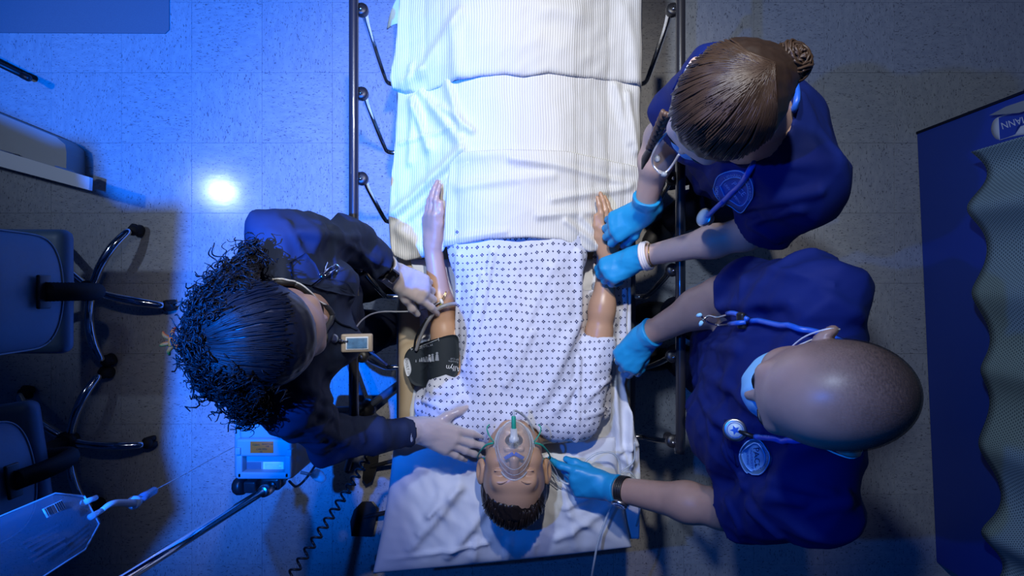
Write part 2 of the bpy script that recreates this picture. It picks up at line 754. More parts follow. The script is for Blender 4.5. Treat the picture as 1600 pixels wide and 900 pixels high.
def gown_mat():
    m = mat('gown_cotton', (0.68, 0.70, 0.78), 0.8, spec=.2, sheen=.1)
    g = NT(m); b = g.nt.nodes['Principled BSDF']
    tc = g.n('ShaderNodeTexCoord'); sp = g.n('ShaderNodeSeparateXYZ')
    wn = g.n('ShaderNodeTexNoise'); wn.inputs['Scale'].default_value = 7.0; wn.inputs['Detail'].default_value = 1
    g.l(tc.outputs['Object'], wn.inputs['Vector'])
    ws = g.n('ShaderNodeVectorMath', operation='MULTIPLY_ADD')
    g.l(wn.outputs['Color'], ws.inputs[0]); ws.inputs[1].default_value = (.03, .03, 0); g.l(tc.outputs['Object'], ws.inputs[2])
    g.l(ws.outputs[0], sp.inputs[0])
    SX, SY = .0150, .0208
    x = g.m('DIVIDE', sp.outputs[0], SX); y = g.m('DIVIDE', sp.outputs[1], SY)
    ix = g.m('ROUND', x); iy = g.m('ROUND', y)
    dx = g.m('ABSOLUTE', g.m('MULTIPLY', g.m('SUBTRACT', x, ix), SX)); dy = g.m('ABSOLUTE', g.m('MULTIPLY', g.m('SUBTRACT', y, iy), SY))
    par = g.m('FLOORED_MODULO', g.m('ADD', ix, iy), 2.0)
    def ln(a, c, ox, oy):
        p = g.m('SUBTRACT', a, ox); q = g.m('SUBTRACT', c, oy)
        return g.m('SQRT', g.m('ADD', g.m('MULTIPLY', p, p), g.m('MULTIPLY', q, q)))
    four = g.m('MINIMUM', ln(dx, dy, .0030, 0), ln(dx, dy, 0, .0030))
    cl = g.m('LESS_THAN', four, .0020)
    dot = g.m('LESS_THAN', ln(dx, dy, 0, 0), .0021)
    mask = g.m('ADD', g.m('MULTIPLY', cl, g.m('LESS_THAN', par, .5)), g.m('MULTIPLY', dot, g.m('GREATER_THAN', par, .5)))
    g.l(g.mix(mask, (0.68, 0.69, 0.78), (0.02, 0.03, 0.10)), b.inputs['Base Color'])
    return m


def rib_mat(name, c1, c2, pitch=.0072, axis=0, dist=.0016):
    m = mat(name, c1, 0.9, spec=.15, sheen=.25)
    g = NT(m); b = g.nt.nodes['Principled BSDF']
    tc = g.n('ShaderNodeTexCoord'); sp = g.n('ShaderNodeSeparateXYZ')
    wn = g.n('ShaderNodeTexNoise'); wn.inputs['Scale'].default_value = 5.0; wn.inputs['Detail'].default_value = 1
    g.l(tc.outputs['Object'], wn.inputs['Vector'])
    ws = g.n('ShaderNodeVectorMath', operation='MULTIPLY_ADD')
    g.l(wn.outputs['Color'], ws.inputs[0]); ws.inputs[1].default_value = (.02, .02, 0); g.l(tc.outputs['Object'], ws.inputs[2])
    g.l(ws.outputs[0], sp.inputs[0])
    s = g.m('MULTIPLY_ADD', g.m('SINE', g.m('MULTIPLY', sp.outputs[axis], 2 * math.pi / pitch)), .5, .5)
    g.l(g.mix(s, c2, c1), b.inputs['Base Color'])
    bp = g.n('ShaderNodeBump'); bp.inputs['Strength'].default_value = .55; bp.inputs['Distance'].default_value = dist
    g.l(s, bp.inputs['Height']); g.l(bp.outputs[0], b.inputs['Normal'])
    return m


def dotted_mat():
    m = mat('curtain_mesh', (0.30, 0.42, 0.44), 0.75, spec=.25)
    g = NT(m); b = g.nt.nodes['Principled BSDF']
    uv = g.n('ShaderNodeUVMap'); sp = g.n('ShaderNodeSeparateXYZ')
    g.l(uv.outputs[0], sp.inputs[0])
    x = g.m('DIVIDE', sp.outputs[0], .0105); y = g.m('DIVIDE', sp.outputs[1], .0085)
    iy = g.m('ROUND', y)
    x = g.m('ADD', x, g.m('MULTIPLY', g.m('FLOORED_MODULO', iy, 2.0), .5))
    dx = g.m('SUBTRACT', x, g.m('ROUND', x)); dy = g.m('SUBTRACT', y, iy)
    r = g.m('SQRT', g.m('ADD', g.m('MULTIPLY', dx, dx), g.m('MULTIPLY', dy, dy)))
    g.l(g.mix(g.m('LESS_THAN', r, .30), (0.34, 0.46, 0.47), (0.09, 0.14, 0.17)), b.inputs['Base Color'])
    return m


M_FLOOR = floor_mat()
M_GOWN = gown_mat()
M_RIB = rib_mat('ribbed_blanket', (0.84, 0.81, 0.73), (0.62, 0.60, 0.54))
M_CURT = dotted_mat()
M_SHEET = mat('white_sheet', (0.74, 0.75, 0.78), 0.75, spec=.2, bump=(900, .15, .0006))
M_PALE = mat('pale_blue_sheet', (0.45, 0.62, 0.80), 0.7, spec=.2)
M_TAN = mat('tan_vinyl', (0.55, 0.42, 0.26), 0.5, noise=(8, .06))
M_CHROME = mat('chrome', (0.72, 0.73, 0.75), 0.12, 1.0)
M_STEEL = mat('brushed_steel', (0.5, 0.5, 0.52), 0.3, 1.0)
M_BLACKM = mat('black_steel', (0.02, 0.02, 0.024), 0.28, 0.0, coat=.4)
M_BLACK = mat('black_plastic', (0.012, 0.012, 0.014), 0.42)
M_RUBBER = mat('black_rubber', (0.012, 0.012, 0.013), 0.7)
M_FRAME = mat('grey_painted_steel', (0.10, 0.12, 0.16), 0.4, noise=(20, .1))
M_VINYL = mat('teal_vinyl', (0.07, 0.13, 0.21), 0.5, noise=(60, .08), bump=(400, .2, .0006))
M_PIPING = mat('chair_piping', (0.18, 0.24, 0.30), 0.5)
M_MSKIN = mat('manikin_skin', (0.52, 0.30, 0.18), 0.36, spec=.5, noise=(9, .07))
M_ASKIN = mat('skin_light_brown', (0.43, 0.25, 0.17), 0.48, noise=(40, .08), sss=.08)
M_BSKIN = mat('skin_fair', (0.62, 0.42, 0.34), 0.48, noise=(40, .07), sss=.08)
M_CSKIN = mat('skin_tan', (0.42, 0.26, 0.20), 0.40, noise=(40, .10), sss=.08)
M_SCRUB = mat('royal_scrub_cotton', (0.004, 0.014, 0.125), 0.75, spec=.2, noise=(30, .1), bump=(1200, .15, .0005))
M_JACKET = mat('navy_jacket_cotton', (0.014, 0.022, 0.050), 0.75, spec=.25, noise=(30, .12), bump=(1200, .15, .0005))
M_NAVY = mat('navy_trousers', (0.008, 0.012, 0.035), 0.8, spec=.2)
M_SHOE = mat('black_shoe', (0.015, 0.015, 0.018), 0.5)
M_NITRILE = mat('blue_nitrile', (0.015, 0.30, 0.62), 0.42, spec=.45, bump=(300, .12, .001))
M_CLEARGLOVE = mat('clear_vinyl_glove', (0.80, 0.78, 0.80), 0.24, spec=.7, transp=.66)
M_GLOVERIM = mat('glove_rim', (0.80, 0.80, 0.84), 0.35, transp=.35)
M_MASKBLUE = mat('mask_blue', (0.25, 0.55, 0.80), 0.8, spec=.2)
M_WHITE = mat('white_plastic', (0.78, 0.78, 0.78), 0.4)
M_CORD = mat('grey_tube', (0.30, 0.30, 0.31), 0.4)
M_CLEAR = mat('clear_plastic', (0.82, 0.86, 0.88), 0.12, spec=.7, transp=.88)
M_CLEARTUBE = mat('clear_tube', (0.62, 0.68, 0.72), 0.18, spec=.7, transp=.55)
M_GREEN = mat('green_elastic', (0.02, 0.36, 0.24), 0.5)
M_BLUESTEM = mat('stethoscope_blue', (0.015, 0.11, 0.62), 0.4, coat=.2)
M_CUFF = mat('black_nylon', (0.012, 0.02, 0.028), 0.7, bump=(700, .2, .0008))
M_PRINT = mat('white_print', (0.75, 0.77, 0.80), 0.6)
M_GREYPRINT = mat('grey_print', (0.33, 0.36, 0.42), 0.6)
M_ORANGE = mat('orange_label', (1.0, 0.11, 0.0), 0.6)
M_PUMP = mat('pump_grey', (0.28, 0.31, 0.34), 0.4)
M_PANEL = mat('blue_vinyl_panel', (0.012, 0.06, 0.45), 0.5, noise=(5, .05))
M_DESK = mat('grey_laminate', (0.45, 0.45, 0.44), 0.5, noise=(12, .04))
M_BOARD = mat('white_laminate', (0.72, 0.73, 0.75), 0.4)

# ------------------------------------------------------------------ setting: tiled floor
floor = obj('floor', box((9, 7, 0.05), (0, 0, -0.0285)), mat('floor_adhesive', (0.28, 0.28, 0.285), 0.8))
tag(floor, kind='structure')
TS = 0.305
tv, tf = rbox((TS - 0.0007, TS - 0.0007, 0.004), (0, 0, 0), 0.0005, None, 1)
first_tile = None
rnd = random.Random(4)
for i in range(-10, 10):
    for j in range(-7, 7):
        if first_tile is None:
            t = obj('tile', (tv, tf), M_FLOOR, floor, local=True, smooth=False)
            first_tile = t
        else:
            t = first_tile.copy(); COL.objects.link(t); t.parent = floor
        t.location = (0.135 + (i + .5) * TS, 0.02 + (j + .5) * TS, -0.002 + rnd.uniform(-.0002, .0002))
        t.rotation_euler = (rnd.uniform(-.0012, .0012), rnd.uniform(-.0012, .0012), math.pi / 2 * ((i + j) % 2))

# ------------------------------------------------------------------ unseen lamp head above the frame, with a flap added to shade the chairs
lamp = thing('stage_lamp', (UNSEEN_BLUE_LAMP[0], UNSEEN_BLUE_LAMP[1], UNSEEN_BLUE_LAMP[2]), 'black lamp head with a barn door flap hung over the bed', 'lamp')
obj('housing', lathe([(0.03, .03), (.075, .035), (.08, .12), (.05, .2), (.01, .21)], 24, at=UNSEEN_BLUE_LAMP), M_BLACKM, lamp)
_l = A3(*UNSEEN_BLUE_LAMP)
_zb = 2.22


def shade_pt(px, py, z=_zb):
    g = W(px, py, 0.0)
    t = (_l[2] - z) / _l[2]
    return _l + (g - _l) * t


_p = [shade_pt(287, 318), shade_pt(276, 480), shade_pt(262, 700), shade_pt(285, 800), shade_pt(150, 1000), shade_pt(-300, 1000), shade_pt(-300, 40), shade_pt(96, 219), shade_pt(140, 222), shade_pt(152, 250), shade_pt(156, 285), shade_pt(190, 318)]
obj('barn_door', sheet([q[:2] for q in _p], 2, lambda x, y: np.full_like(x, _zb), 0.002), M_BLACKM, lamp, smooth=False)  # added blocker, its outline projected back from the shadow edge on the floor
obj('arm', tube([_l + A3(-.06, 0, .1), _l + A3(-.16, -.05, .0), A3(*(shade_pt(200, 600)))], .006), M_BLACKM, lamp)

# ------------------------------------------------------------------ hospital bed
XB = 0.008
bed = thing('hospital_bed', (XB, 0.15, 0), 'hospital stretcher bed with black top rails and chrome rail posts', 'bed')
obj('deck', rbox((.73, 1.92, .05), (XB, .16, .565), .015), M_FRAME, bed)
for sx in (-1, 1):
    obj('side_beam', rbox((.035, 1.95, .06), (XB + sx * .355, .16, .50), .008), M_FRAME, bed)
obj('base', join(rbox((.5, 1.5, .05), (XB, .15, .17), .015), rbox((.14, .14, .34), (XB, .55, .34), .01), rbox((.14, .14, .34), (XB, -.3, .34), .01)), M_FRAME, bed)
for sx in (-1, 1):
    for y in (-.55, .85):
        c = obj('caster', join(tube([(XB + sx * .28, y, .16), (XB + sx * .28, y, .12)], .015), lathe([(.01, -.018), (.06, -.016), (.066, -.008), (.066, .008), (.06, .016), (.01, .018)], 20, (1, 0, 0), (XB + sx * .28, y, .067))), M_RUBBER, bed)
RZ = .95
for side, pxr in ((-1, 553), (1, 1063)):
    xr = W(pxr, 0, RZ)[0]
    y0, y1 = W(0, -90, RZ)[1], W(0, 692, RZ)[1]
    rail = obj('side_rail', tube(spline([(xr, y0, RZ), (xr, .3, RZ), (xr, y1 + .03, RZ), (xr - side * .004, y1 + .006, RZ - .008), (xr - side * .008, y1 - .004, RZ - .03), (xr - side * .01, y1 - .006, RZ - .09)], 40), .0135, 12), M_BLACKM, bed)
    for ky in (18, 148, 280, 422, 556, 688):
        Y = W(0, ky, .93)[1]
        xk = xr - side * .022
        zlo = .60
        post = obj('rail_post', tube(spline([(xk, Y, .925), (xk + side * .004, Y - .02, .86), (xk + side * .010, Y - .066, .66), (xk + side * .006, Y - .077, zlo), (xk - side * .035, Y - .078, zlo - .015)], 24), [.0095, .008, .008, .0075, .0075], 10), M_CHROME, bed)
        obj('pivot', join(lathe([(.004, -.010), (.016, -.010), (.018, -.006), (.018, .006), (.016, .010), (.004, .010)], 16, (0, .2, 1), (xk + side * .004, Y, .937)), bar((xk, Y, .93), (xr, Y + .012, RZ), .014, .012)), M_BLACK, post)
        obj('pivot_screw', sphere((xk + side * .004, Y - .002, .948), .0055), M_CHROME, post)
    obj('lower_beam', tube([(xr - side * .055, W(0, 5, .55)[1] + .2, .585), (xr - side * .055, y1 - .03, .585)], .013, 10), M_FRAME, bed)
for pl in ([(549, 838), (547, 815), (553, 797), (565, 785), (579, 785), (588, 796), (586, 816), (581, 839)], [(566, 748), (572, 757), (582, 752), (590, 726), (592, 700), (578, 703), (568, 726)]):  # dark plates standing in for two shadow shapes on the floor, rods made up
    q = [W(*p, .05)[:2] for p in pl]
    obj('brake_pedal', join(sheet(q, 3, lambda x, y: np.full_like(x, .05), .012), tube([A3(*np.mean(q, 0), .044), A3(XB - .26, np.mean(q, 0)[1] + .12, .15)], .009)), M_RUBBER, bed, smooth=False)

mattress = single('mattress', rbox((.73, 1.95, .125), (XB, .175, .655), .03, None, 4), M_TAN, 'tan vinyl stretcher mattress bare along its left edge', 'mattress')


# ------------------------------------------------------------------ height-field cloth tools
def ridged(x, y, seed, amp, n=6, lo=.04, hi=.16, ax=0.0, spread=3.14):
    rng = np.random.RandomState(seed)
    s = np.zeros_like(x); tot = 0
    xw = x + .015 * np.sin(y * 19 + seed); yw = y + .015 * np.sin(x * 23 + seed * 2)
    for i in range(n):
        a = ax + rng.uniform(-.5, .5) * spread
        lam = rng.uniform(lo, hi)
        ph = (xw * math.cos(a) + yw * math.sin(a)) * math.pi / lam + rng.uniform(0, 6)
        mask = .5 + .5 * np.sin(x * rng.uniform(4, 10) + y * rng.uniform(4, 10) + rng.uniform(0, 6))
        s += lam * mask * (1 - np.abs(np.sin(ph)) * 1.6); tot += lam
    return amp * s / tot


def seg_d(x, y, a, b):
    ax, ay = a; bx, by = b
    dx, dy = bx - ax, by - ay
    h = np.clip(((x - ax) * dx + (y - ay) * dy) / (dx * dx + dy * dy + 1e-9), 0, 1)
    return np.hypot(x - ax - h * dx, y - ay - h * dy)


def folds_px(x, y, z, lst):
    """lst of (px,py,px,py,width_m,height_m)"""
    s = np.zeros_like(x)
    for a, b, c, d, w, h in lst:
        p, q = W(a, b, z), W(c, d, z)
        s += h * np.exp(-(seg_d(x, y, p[:2], q[:2]) / w) ** 2)
    return s


def legs_z(x, y):
    z = np.zeros_like(x)
    for cx in (-.085, .115):
        r = np.clip(1 - ((x - cx) / .115) ** 2, 0, 1)
        h = np.interp(y, [-.1, .15, .35, .6, .9, 1.05], [.17, .165, .155, .15, .15, .12])
        z = np.maximum(z, h * np.sqrt(r))
    hip = np.clip(1 - ((x - .015) / .27) ** 2, 0, 1)
    z = np.maximum(z, np.interp(y, [-.2, .1, .3, .5], [.172, .168, .15, .12]) * np.sqrt(hip))
    return z


def soft(x, y, f, r=.03):
    s = 0
    for dx in (-r, 0, r):
        for dy in (-r, 0, r): s = s + f(x + dx, y + dy)
    return s / 9


def bed_z(x, y): return .728 + (soft(x, y, legs_z, .05) + soft(x, y, legs_z, .10)) / 2 + .006


def edge_drop(x, z, w=.03, x0=.375, depth=.10):
    e = np.clip((np.abs(x - XB) - x0) / w, 0, 1)
    return z - depth * e * e


ZC = .80


def blanket_fn(left, right, top, bottom, lift, extra, seed, amp, ed=.03):
    """left/right: [(py,px)...], top/bottom: [(t,py)...] with t 0..1 across"""
    def fn(u, v):
        pb = np.interp(u, [p[0] for p in bottom], [p[1] for p in bottom])
        pt = np.interp(u, [p[0] for p in top], [p[1] for p in top])
        py = pb + (pt - pb) * v
        pl = np.interp(py, [p[0] for p in left], [p[1] for p in left])
        pr = np.interp(py, [p[0] for p in right], [p[1] for p in right])
        px = pl + (pr - pl) * u
        z = np.full_like(px, ZC)
        for _ in range(4):
            k = (CAM_Z - z) / FPX
            x = (px - 800) * k; y = (450 - py) * k
            z = bed_z(x, y) + lift
        z = z + ridged(x, y, seed, amp) + extra(x, y, u, v)
        z = edge_drop(x, z)
        e = np.minimum(np.minimum(v, 1) / .02, 1)
        return x, y, z - (1 - e) * .006
    return fn


LEFTF = [(612, 330, 722, 243, .018, .020), (625, 345, 735, 262, .012, .010), (620, 217, 712, 205, .006, .006), (640, 150, 668, 232, .012, .014),
         (655, 140, 718, 226, .014, .016), (700, 135, 722, 210, .012, .012), (618, 355, 660, 390, .02, .012), (640, 165, 636, 250, .01, .010), (690, 170, 740, 215, .01, .010)]
blanket = thing('thermal_blanket', (XB, .4, .75), 'ribbed white thermal blanket spread over the legs with its end folded down', 'blanket')
obj('spread', grid_sheet(150, 110, blanket_fn(
    [(-80, 625), (100, 616), (150, 621), (240, 616), (300, 609), (330, 604), (380, 609), (410, 618)],
    [(-80, 1000), (130, 1004), (230, 1004), (290, 1000), (345, 985), (372, 960), (400, 938)],
    [(0, 60), (1, 60)],
    [(0, 400), (.05, 408), (.12, 404), (.2, 400), (.24, 392), (.27, 372), (.4, 370), (.7, 366), (.86, 385), (1, 385)],
    .006, lambda x, y, u, v: 1.7 * folds_px(x, y, ZC, LEFTF + [(985, 140, 1000, 230, .012, .012), (965, 130, 988, 215, .014, .010)]), 3, .014), .004), M_RIB, blanket)
CUFFF = [(700, 250, 985, 262, .02, .006), (800, 262, 990, 285, .012, .008), (860, 320, 985, 292, .012, .009), (840, 345, 950, 332, .012, .008), (720, 300, 860, 285, .014, .006), (880, 352, 930, 385, .010, .008), (905, 345, 945, 380, .010, .008), (700, 378, 790, 368, .01, .006)]
obj('turned_down_cuff', grid_sheet(130, 70, blanket_fn(
    [(220, 712), (250, 704), (300, 697), (385, 693)],
    [(220, 1000), (262, 1000), (290, 998), (345, 975), (370, 955), (400, 937)],
    [(0, 252), (.06, 238), (.3, 234), (.6, 236), (1, 262)],
    [(0, 386), (.06, 384), (.25, 374), (.5, 371), (.7, 375), (.8, 384), (.92, 394), (1, 392)],
    .024, lambda x, y, u, v: 1.5 * folds_px(x, y, ZC, CUFFF), 8, .010), .010), M_RIB, blanket)
TOPF = [(720, 40, 660, 112, .02, .014), (660, 112, 625, 125, .012, .012), (712, 60, 716, 130, .02, .012), (640, 100, 636, 132, .01, .01), (980, 10, 1000, 120, .02, .008), (850, 40, 900, 35, .03, .008)]
topb = single('folded_blanket', grid_sheet(140, 60, blanket_fn(
    [(-90, 628), (10, 625), (65, 620), (90, 617), (120, 610), (145, 613)],
    [(-90, 1002), (40, 1004), (100, 1008), (140, 1012)],
    [(0, -185), (1, -185)],
    [(0, 138), (.05, 146), (.12, 143), (.22, 130), (.35, 118), (.45, 115), (.52, 119), (.62, 113), (.75, 120), (.9, 127), (1, 134)],
    .016, lambda x, y, u, v: .014 * np.clip(v / .15, 0, 1) + 1.5 * folds_px(x, y, ZC, TOPF), 11, .014), .006), M_RIB, 'second white ribbed blanket across the foot end with a straight hem', 'blanket')
flapS = single('sheet_corner', grid_sheet(24, 24, lambda u, v: (W(0, 0, .7)[0] * 0 + ((604 + 60 * u + 26 * v) - 800) * .002, (450 - (46 - 12 * u - 66 * v)) * .002, .70 + .045 * u + .03 * v + .012 * np.sin(u * 7 + v * 5)), .004), M_PALE, 'pale blue sheet corner hanging from under the blankets', 'sheet')


# lower sheet, rumpled along the right side
def lsheet(u, v):
    py = 405 + (840 - 405) * v
    pl = np.interp(py, [400, 470, 560, 640, 840], [640, 655, 657, 640, 640])
    pr = np.interp(py, [400, 500, 560, 600, 650, 700, 760, 840], [985, 985, 986, 975, 985, 998, 1000, 998])
    px = pl + (pr - pl) * u
    x = (px - 800) * (CAM_Z - .73) / FPX; y = (450 - py) * (CAM_Z - .73) / FPX
    z = .727 + ridged(x, y, 21, .010, lo=.03, hi=.1) + .012 * np.clip((u - .85) / .1, 0, 1)
    z = z + folds_px(x, y, .73, [(955, 560, 965, 700, .012, .035), (985, 640, 978, 780, .012, .03), (970, 700, 998, 690, .008, .016), (965, 740, 998, 760, .008, .014), (945, 700, 985, 720, .012, .02), (655, 480, 690, 560, .01, .012)])
    return x, y, edge_drop(x, z, .02, .385, .06)


single('fitted_sheet', grid_sheet(110, 110, lsheet, .003), M_SHEET, 'white sheet rumpled along the right edge of the mattress', 'sheet')


# pillow
def pillow():
    c = [W(612, 688, .80), W(965, 690, .80), W(992, 866, .80), W(577, 908, .80)]
    nu, nv = 90, 60
    u, v = np.meshgrid(np.linspace(0, 1, nu), np.linspace(0, 1, nv), indexing='ij')
    P = (1 - u)[..., None] * (1 - v)[..., None] * c[0] + u[..., None] * (1 - v)[..., None] * c[1] + u[..., None] * v[..., None] * c[2] + (1 - u)[..., None] * v[..., None] * c[3]
    x, y = P[..., 0], P[..., 1]
    x = x + .012 * np.sin(v * math.pi) * (0.5 - u) * 1.2
    h = (np.sin(np.clip(u, 0, 1) * math.pi) * np.sin(np.clip(v, 0, 1) * math.pi))
    h = np.clip(h, 0, 1) ** .42
    fo = folds_px(x, y, .8, [(628, 735, 700, 725, .014, .006), (640, 860, 720, 760, .012, .009), (672, 800, 715, 758, .010, .008), (700, 870, 760, 790, .014, .009), (655, 830, 690, 770, .010, .007),
                             (880, 790, 930, 770, .010, .007), (870, 840, 960, 790, .014, .008), (600, 880, 760, 845, .008, .006), (860, 720, 905, 712, .012, .009), (930, 720, 950, 790, .010, .007),
                             (880, 760, 900, 860, .010, .006), (740, 880, 745, 840, .008, .007), (790, 890, 795, 845, .008, .007), (830, 890, 835, 850, .008, .007), (890, 800, 980, 862, .012, .006), (645, 705, 740, 715, .012, .006)])
    dent = .035 * np.exp(-(((x - .005) / .10) ** 2 + ((y + .60) / .13) ** 2))
    zt = .755 + .075 * h + (ridged(x, y, 31, .018, n=8, lo=.03, hi=.09) + 1.9 * fo) * np.clip(h * 1.5 - .3, 0, 1) - dent
    zb = .750 - .022 * h
    idx = np.arange(nu * nv).reshape(nu, nv)
    V = np.concatenate([np.stack([x, y, zt], -1).reshape(-1, 3), np.stack([x, y, zb], -1).reshape(-1, 3)])
    q = np.stack([idx[:-1, :-1], idx[:-1, 1:], idx[1:, 1:], idx[1:, :-1]], -1).reshape(-1, 4)
    m = nu * nv
    e = np.concatenate([idx[:, 0], idx[-1, 1:], idx[-2::-1, -1], idx[0, -2:0:-1]]); k = np.roll(e, -1)
    return V, np.concatenate([q, q[:, ::-1] + m, np.stack([e, k, k + m, e + m], 1)])


single('pillow', pillow(), M_SHEET, 'wide white pillow with creased case under the head of the manikin', 'pillow')


# ------------------------------------------------------------------ hands and heads
def hand(wrist, F, D, side, curls, thumb=(.75, .25, .2, .15), spread=.10, sc=1.0, rad=1.0):
    """right hand: side=1. curls: per finger (index..little) total bend list of 3 angles; thumb=(out, down, bend1, bend2)"""
    F = nrm(F); D = np.asarray(D, float); D = nrm(D - F * np.dot(D, F))
    T = np.cross(D, F) * side
    w = np.asarray(wrist, float)

    def P(f, t, d): return w + (F * f + T * t + D * d) * sc
    pr = []
    ky = [.031, .011, -.009, -.027]; kx = [.090, .094, .089, .080]; kd = [0, .003, .002, -.002]
    L = [(.044, .026, .021), (.048, .030, .022), (.045, .028, .021), (.035, .021, .019)]
    R = [(.0098, .0088, .0075), (.0100, .0090, .0077), (.0095, .0085, .0072), (.0085, .0075, .0066)]
    for i in range(4):
        k = P(kx[i], ky[i], kd[i])
        pr.append((cap(P(.004, ky[i] * .62, 0), k, .0145 * sc * rad, .0125 * sc * rad), .014))
    pr.append((cap(P(-.03, 0, -.001), P(.02, 0, 0), .0245 * sc, .022 * sc), .02))
    pr.append((cap(P(.02, .018, -.008), P(.06, .022, -.010), .016 * sc, .013 * sc), .014))
    pr.append((cap(P(.02, -.018, -.008), P(.065, -.022, -.008), .015 * sc, .011 * sc), .014))
    tips = []
    for i in range(4):
        p = P(kx[i], ky[i], kd[i])
        sp = spread * (1.5 - i) / 1.5
        f = F * math.cos(sp) + T * math.sin(sp)
        a = 0
        for j in range(3):
            a += curls[i][j]
            q = p + (f * math.cos(a) - D * math.sin(a)) * L[i][j] * sc
            r0 = R[i][j]; r1 = R[i][min(2, j + 1)] if j < 2 else .0062
            pr.append((cap(p, q, r0 * sc * rad, r1 * sc * rad), .005))
            p = q
        tips.append(p)
    o, dn, b1, b2 = thumb
    p = P(.022, .020, -.008)
    ang = o
    for j, l in enumerate((.046, .034, .027)):
        if j == 1: ang -= b1
        if j == 2: ang -= b2
        dr = nrm(F * math.cos(ang) + T * math.sin(ang) - D * dn * (1 + .5 * j))
        q = p + dr * l * sc
        r = (.0150, .0115, .0100, .0075)
        pr.append((cap(p, q, r[j] * sc * rad, r[j + 1] * sc * rad), .008))
        p = q
    tips.append(p)
    return pr, tips


def bbox(pts, m):
    P = np.array(pts)
    return P.min(0) - m, P.max(0) + m


def hand_box(w, F, sc=1.0):
    c = np.asarray(w, float) + nrm(F) * .075 * sc
    return c - .15 * sc, c + .15 * sc


def glove(w, F, D, side, curls, thumb, spread, sc, seed, arm_from, cuff=.045):
    """glove field: swollen hand with a flared open cuff"""
    pr, tips = hand(w, F, D, side, curls, thumb, spread, sc, 1.08)
    ad = nrm(np.asarray(w, float) - np.asarray(arm_from, float))
    w = np.asarray(w, float)
    pr = pr + [(cap(w - ad * cuff, w + ad * .01, .0335 * sc, .029 * sc), .012), (cap(w - ad * (cuff + .001), w - ad * (cuff - .005), .037 * sc, .036 * sc), .006)]
    f = wrinkle(grow(U(pr, .005), .0018), .0022, seed, n=7, lo=.018, hi=.045)
    e = w - ad * cuff
    f = keep(f, [half(-ad, -float(np.dot(ad, e)))])
    f = cut(f, [(cap(e - ad * .03, e + ad * .018, .0325 * sc, .026 * sc), .003)])
    return f


def head_field(H, f, u, sc=1.0, mouth=0.0, neck_to=None, neck_r=.056, jaw=1.0):
    f = nrm(f); u = np.asarray(u, float); u = nrm(u - f * np.dot(u, f)); s = np.cross(u, f)
    R = np.stack([f, s, u], 1)

    def P(a, b, c): return np.asarray(H, float) + (f * a + s * b + u * c) * sc
    E = lambda a, b, c, r, k: (ell(P(a, b, c), np.array(r) * sc, R), k * sc)
    C = lambda p, q, r0, r1, k: (cap(P(*p), P(*q), r0 * sc, r1 * sc), k * sc)
    pr = [E(-.010, 0, .030, (.098, .077, .086), .02), E(.032, 0, -.020, (.066, .066, .082), .03),
          E(.030, 0, -.060, (.052, .055 * jaw, .050), .03), C((.066, .010, -.098), (.066, -.010, -.098), .019, .019, .02),
          C((.005, .050, -.055), (.060, .018, -.096), .018, .016, .02), C((.005, -.050, -.055), (.060, -.018, -.096), .018, .016, .02),
          C((.078, -.036, .026), (.078, .036, .026), .016, .016, .018),
          E(.060, .042, -.026, (.028, .024, .022), .02), E(.060, -.042, -.026, (.028, .024, .022), .02),
          E(.074, 0, -.062, (.026, .030, .024), .015)]
    f1 = U(pr, .02)
    f1 = cut(f1, [(ell(P(.099, .033, .006), np.array((.016, .019, .012)) * sc, R), .014 * sc), (ell(P(.099, -.033, .006), np.array((.016, .019, .012)) * sc, R), .014 * sc)])
    feat = [(f1, .01)]
    for b in (.0325, -.0325):
        feat += [E(.076, b, .004, (.0135, .0155, .0125), .003), C((.0895, b - .013, .001), (.0895, b + .013, .001), .0022, .0022, .003)]
    feat += [C((.088, 0, .018), (.112, 0, -.022), .0075, .0105, .012), E(.108, 0, -.026, (.011, .011, .009), .006),
             E(.098, .012, -.028, (.010, .007, .007), .006), E(.098, -.012, -.028, (.010, .007, .007), .006)]
    if mouth > 0:
        feat += [C((.099, -.018, -.047), (.099, .018, -.047), .0062, .0062, .006), C((.084, -.018, -.088), (.084, .018, -.088), .0068, .0068, .006)]
    else:
        feat += [C((.0965, -.020, -.054), (.0985, 0, -.052), .0052, .0062, .005), C((.0965, .020, -.054), (.0985, 0, -.052), .0052, .0062, .005),
                 C((.0945, -.016, -.064), (.0945, .016, -.064), .0066, .0066, .005)]
    for b in (1, -1):
        ear = ell(P(-.008, b * .083, -.004), np.array((.020, .010, .033)) * sc, np.stack([nrm(f * .9 + s * b * -.42), nrm(s * b * .9 + f * .42), u], 1))
        ear = cut(ear, [(ell(P(.000, b * .094, -.004), np.array((.011, .011, .021)) * sc, R), .005)])
        feat += [(ear, .006)]
    f2 = U(feat, .006)
    if mouth > 0:
        f2 = cut(f2, [(ell(P(.092, 0, -.067), np.array((.034, .021, .015)) * sc, R), .004 * sc)])
    f2 = cut(f2, [(cap(P(.104, .0065, -.040), P(.100, .0065, -.030), .0028 * sc), .003), (cap(P(.104, -.0065, -.040), P(.100, -.0065, -.030), .0028 * sc), .003)])
    if neck_to is not None:
        f2 = U([f2, (cap(P(-.022, 0, -.050), neck_to, neck_r, neck_r * 1.12), .03)])
    return f2, P, R


